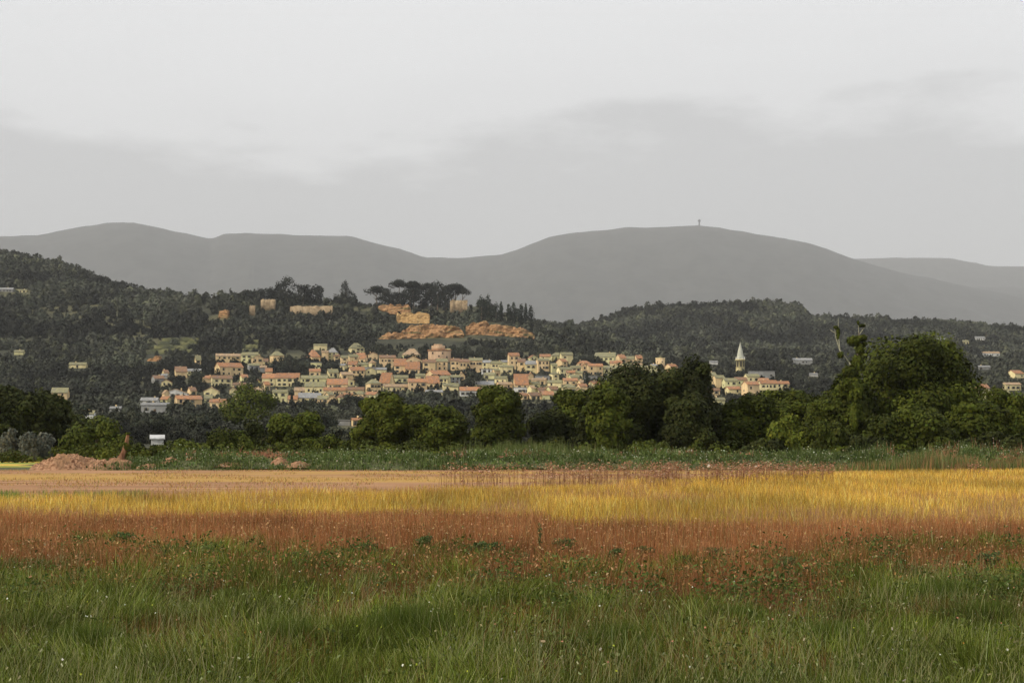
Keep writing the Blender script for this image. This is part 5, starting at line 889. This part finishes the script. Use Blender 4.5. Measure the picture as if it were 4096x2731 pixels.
# low scrub under the near trees
L = []; rg = np.random.default_rng(9)
for i in range(330):
    xx_ = rg.uniform(-80, 4180); Dd = rg.uniform(133, 168); hh = rg.uniform(.8, 2.3) * (.55 if 540 < xx_ < 680 else 1) * (.7 + .6 * float(fbm(np.array([xx_ / 160.]), np.array([1.])))) * (.75 if xx_ < 300 else 1); r_ = rg.uniform(.9, 2.0)
    L.append(((px(xx_, Dd), Dd, hh * .45), (r_, r_ * .8, hh * .6)))
V, Q, C_ = crown_cloud(L, 60000, .24, rg); V[:, 2] = np.maximum(V[:, 2], .01)
tag(link('undergrowth', mesh_np('undergrowth', V, Q, C_), FOL['green']), 'low dark scrub filling the ground under the near trees', 'undergrowth', kind='stuff')
# reeds behind the bank
n = 3600; x = rng.normal(2120, 130, n); Y = rng.uniform(128, 134, n); X = px(x, Y); o9 = blades(n, X, Y, rng.uniform(.8, 1.9, n) * (.25 + 1.2 * fbm(X / .9, Y, 4)), rng.uniform(.03, .06, n), colmix([(.12, .15, .04), (.19, .21, .08), (.07, .095, .02)], [3, 2, 2], n), .12, z0=np.full(n, .3))
stuff('reeds', 'pale green reeds standing behind the bank under the oval tree', [o9[:3]])
n = 7000; x = 3150 + 1000 * rng.random(n) ** .6; Y = rng.uniform(100, 106, n); X = px(x, Y); n = len(X); o10 = blades(n, X, Y, rng.uniform(.6, 1.5, n) * (.15 + 1.15 * fbm(X / 1.5, Y / 3, 1)) * np.clip((x - 3050) / 500, .4, 1.1), rng.uniform(.03, .05, n), colmix([(.09, .125, .03), (.17, .20, .07), (.34, .19, .09), (.24, .25, .11)], [4, 2.5, 2.4, 1.2], n), .16, z0=np.full(n, .02))
stuff('tall_meadow_weeds', 'tall feathery green and rusty weeds before the great tree', [o10[:3]])
# thistles and other green weeds between the green and the brown grass, each one a plant
def weed(name, label, x, yb, hpx, wpx, seed, spiky=False, n=1500, group='green weeds in the dry grass'):
    Dd = EYE * F / (yb - HY); m = Dd / F; rg = np.random.default_rng(seed); yo = 0; h = hpx * m * (.8 if not spiky else 1.1); w = wpx * m * rg.uniform(.6, 1.0); root = empty(name, (px(x, Dd), Dd, 0)); tag(root, label, 'weed', group)
    tl = []; P = []
    for i in range(1 if spiky else 5):
        a = rg.uniform(0, 6.28); tp = (math.cos(a) * w * .35 * (0 if spiky else 1), math.sin(a) * w * .3 * (0 if spiky else 1), h * rg.uniform(.8, 1.0)); tl.append(([(0, 0, 0), (tp[0] * .4, tp[1] * .4, tp[2] * .5), tp], [.008, .006, .003]))
        k = n // (1 if spiky else 5); t = rg.uniform(.08, 1, k); c = np.array(tp)[None] * (t[:, None] * [1, 1, 1]); c[:, :2] *= t[:, None] ** .3; P.append(c + rg.normal(0, 1, (k, 3)) * [w * .16, w * .16, h * .03])
    P = np.concatenate(P); P[:, 2] = np.maximum(P[:, 2], .03); V, Q = leaf_quads(P, rg.normal(size=(len(P), 3)) + [0, -.4, .6], max(.02, w * .06), 1.8, rg); C_ = np.repeat(colmix([(.085, .12, .035), (.055, .08, .025), (.15, .19, .07)], [3, 2, 1.3], len(P), rg), 4, 0)
    link('leaves', mesh_np('leaves', V, Q, C_), M_grass, root); tubes_mesh('stem', tl, 5, FOLSTEM, root); return root
FOLSTEM = mat_noise('weed_stem', (.12, .15, .05), (.2, .22, .08), 5)
weed('mullein_stalk', 'single tall mullein stalk rising from the brown grass near the middle', 2160, 2255, 175, 34, 1, True, 200, None)
WEEDS = [(3535, 2315, 150, 120, 'large bushy thistle right of the middle in the brown grass'), (1945, 2260, 110, 130, 'broad green weed left of the mullein'), (1690, 2270, 125, 90, 'green weed in the middle left brown grass'), (2110, 2270, 90, 60, 'small weed right beside the mullein'), (2260, 2255, 110, 100, 'leafy weed just right of the mullein'),
 (2450, 2260, 120, 90, 'dark weed at the centre right'), (2580, 2265, 95, 80, 'low weed right of the dark one'), (2740, 2275, 120, 90, 'tall leaved weed below the bright bush'), (2880, 2270, 100, 130, 'spreading weed with two tops'), (3270, 2230, 90, 70, 'small weed left of the large thistle'), (3760, 2300, 130, 110, 'bushy weed near the right edge'),
 (3960, 2290, 130, 90, 'weed closest to the right edge in brown grass'), (1480, 2260, 95, 90, 'low weed among the pale heads'), (1200, 2250, 90, 110, 'weed group leader on the left half'), (980, 2240, 90, 90, 'small green weed on the left half'), (680, 2220, 100, 120, 'spreading weed below the earth track bend'), (500, 2200, 105, 110, 'dark weed on the left below the heap'),
 (300, 2230, 90, 130, 'broad low weed near the left edge'), (120, 2200, 85, 90, 'weed closest to the left edge'), (2000, 2400, 100, 90, 'weed standing alone in the green and brown mix'), (2900, 2380, 95, 120, 'broad weed near yellow flowers'), (3150, 2350, 110, 110, 'dark weed left below the large thistle')]
for i, (x, yb, hp, wp, lab) in enumerate(WEEDS): weed('thistle', lab, x, yb + ((i * 37) % 70) - 25, hp * (.75 + ((i * 29) % 10) * .05), wp, 20 + i)
# wild flowers: a sprinkle of white, yellow and rust dots
n = 200; X, Y = scatter(n, 9.5, 24, .42, .5); z = rng.uniform(.42, .66, n); P = np.stack([X, Y, z], -1)
hv, hq = leaf_quads(P, rng.normal(size=(n, 3)) * .4 + [0, -1, .5], .014); hc = np.repeat(colmix([(.75, .75, .62), (.45, .50, .05), (.55, .28, .05), (.50, .22, .14)], [4, 4, 1, 2], n, hue=.02), 4, 0)
stuff('wild_flowers', 'sprinkled white yellow and rusty wild flowers in the green grass', [(hv, hq, hc)])

# ------------------------------------------------------------------ haze: the air of the valley
hb = box_me('haze', (42000, 29000, 3120), (0, 12200, 1540)); M_haze = bpy.data.materials.new('haze'); M_haze.use_nodes = True; t = M_haze.node_tree; t.nodes.clear()
o_ = t.nodes.new('ShaderNodeOutputMaterial'); pv = t.nodes.new('ShaderNodeVolumePrincipled'); pv.inputs['Color'].default_value = (.93, .95, .97, 1); pv.inputs['Density'].default_value = 4.4e-5; pv.inputs['Anisotropy'].default_value = 0.0
t.links.new(pv.outputs[0], o_.inputs['Volume']); tag(link('haze', hb, M_haze), 'thin pale air haze over the whole valley', 'haze', kind='stuff')
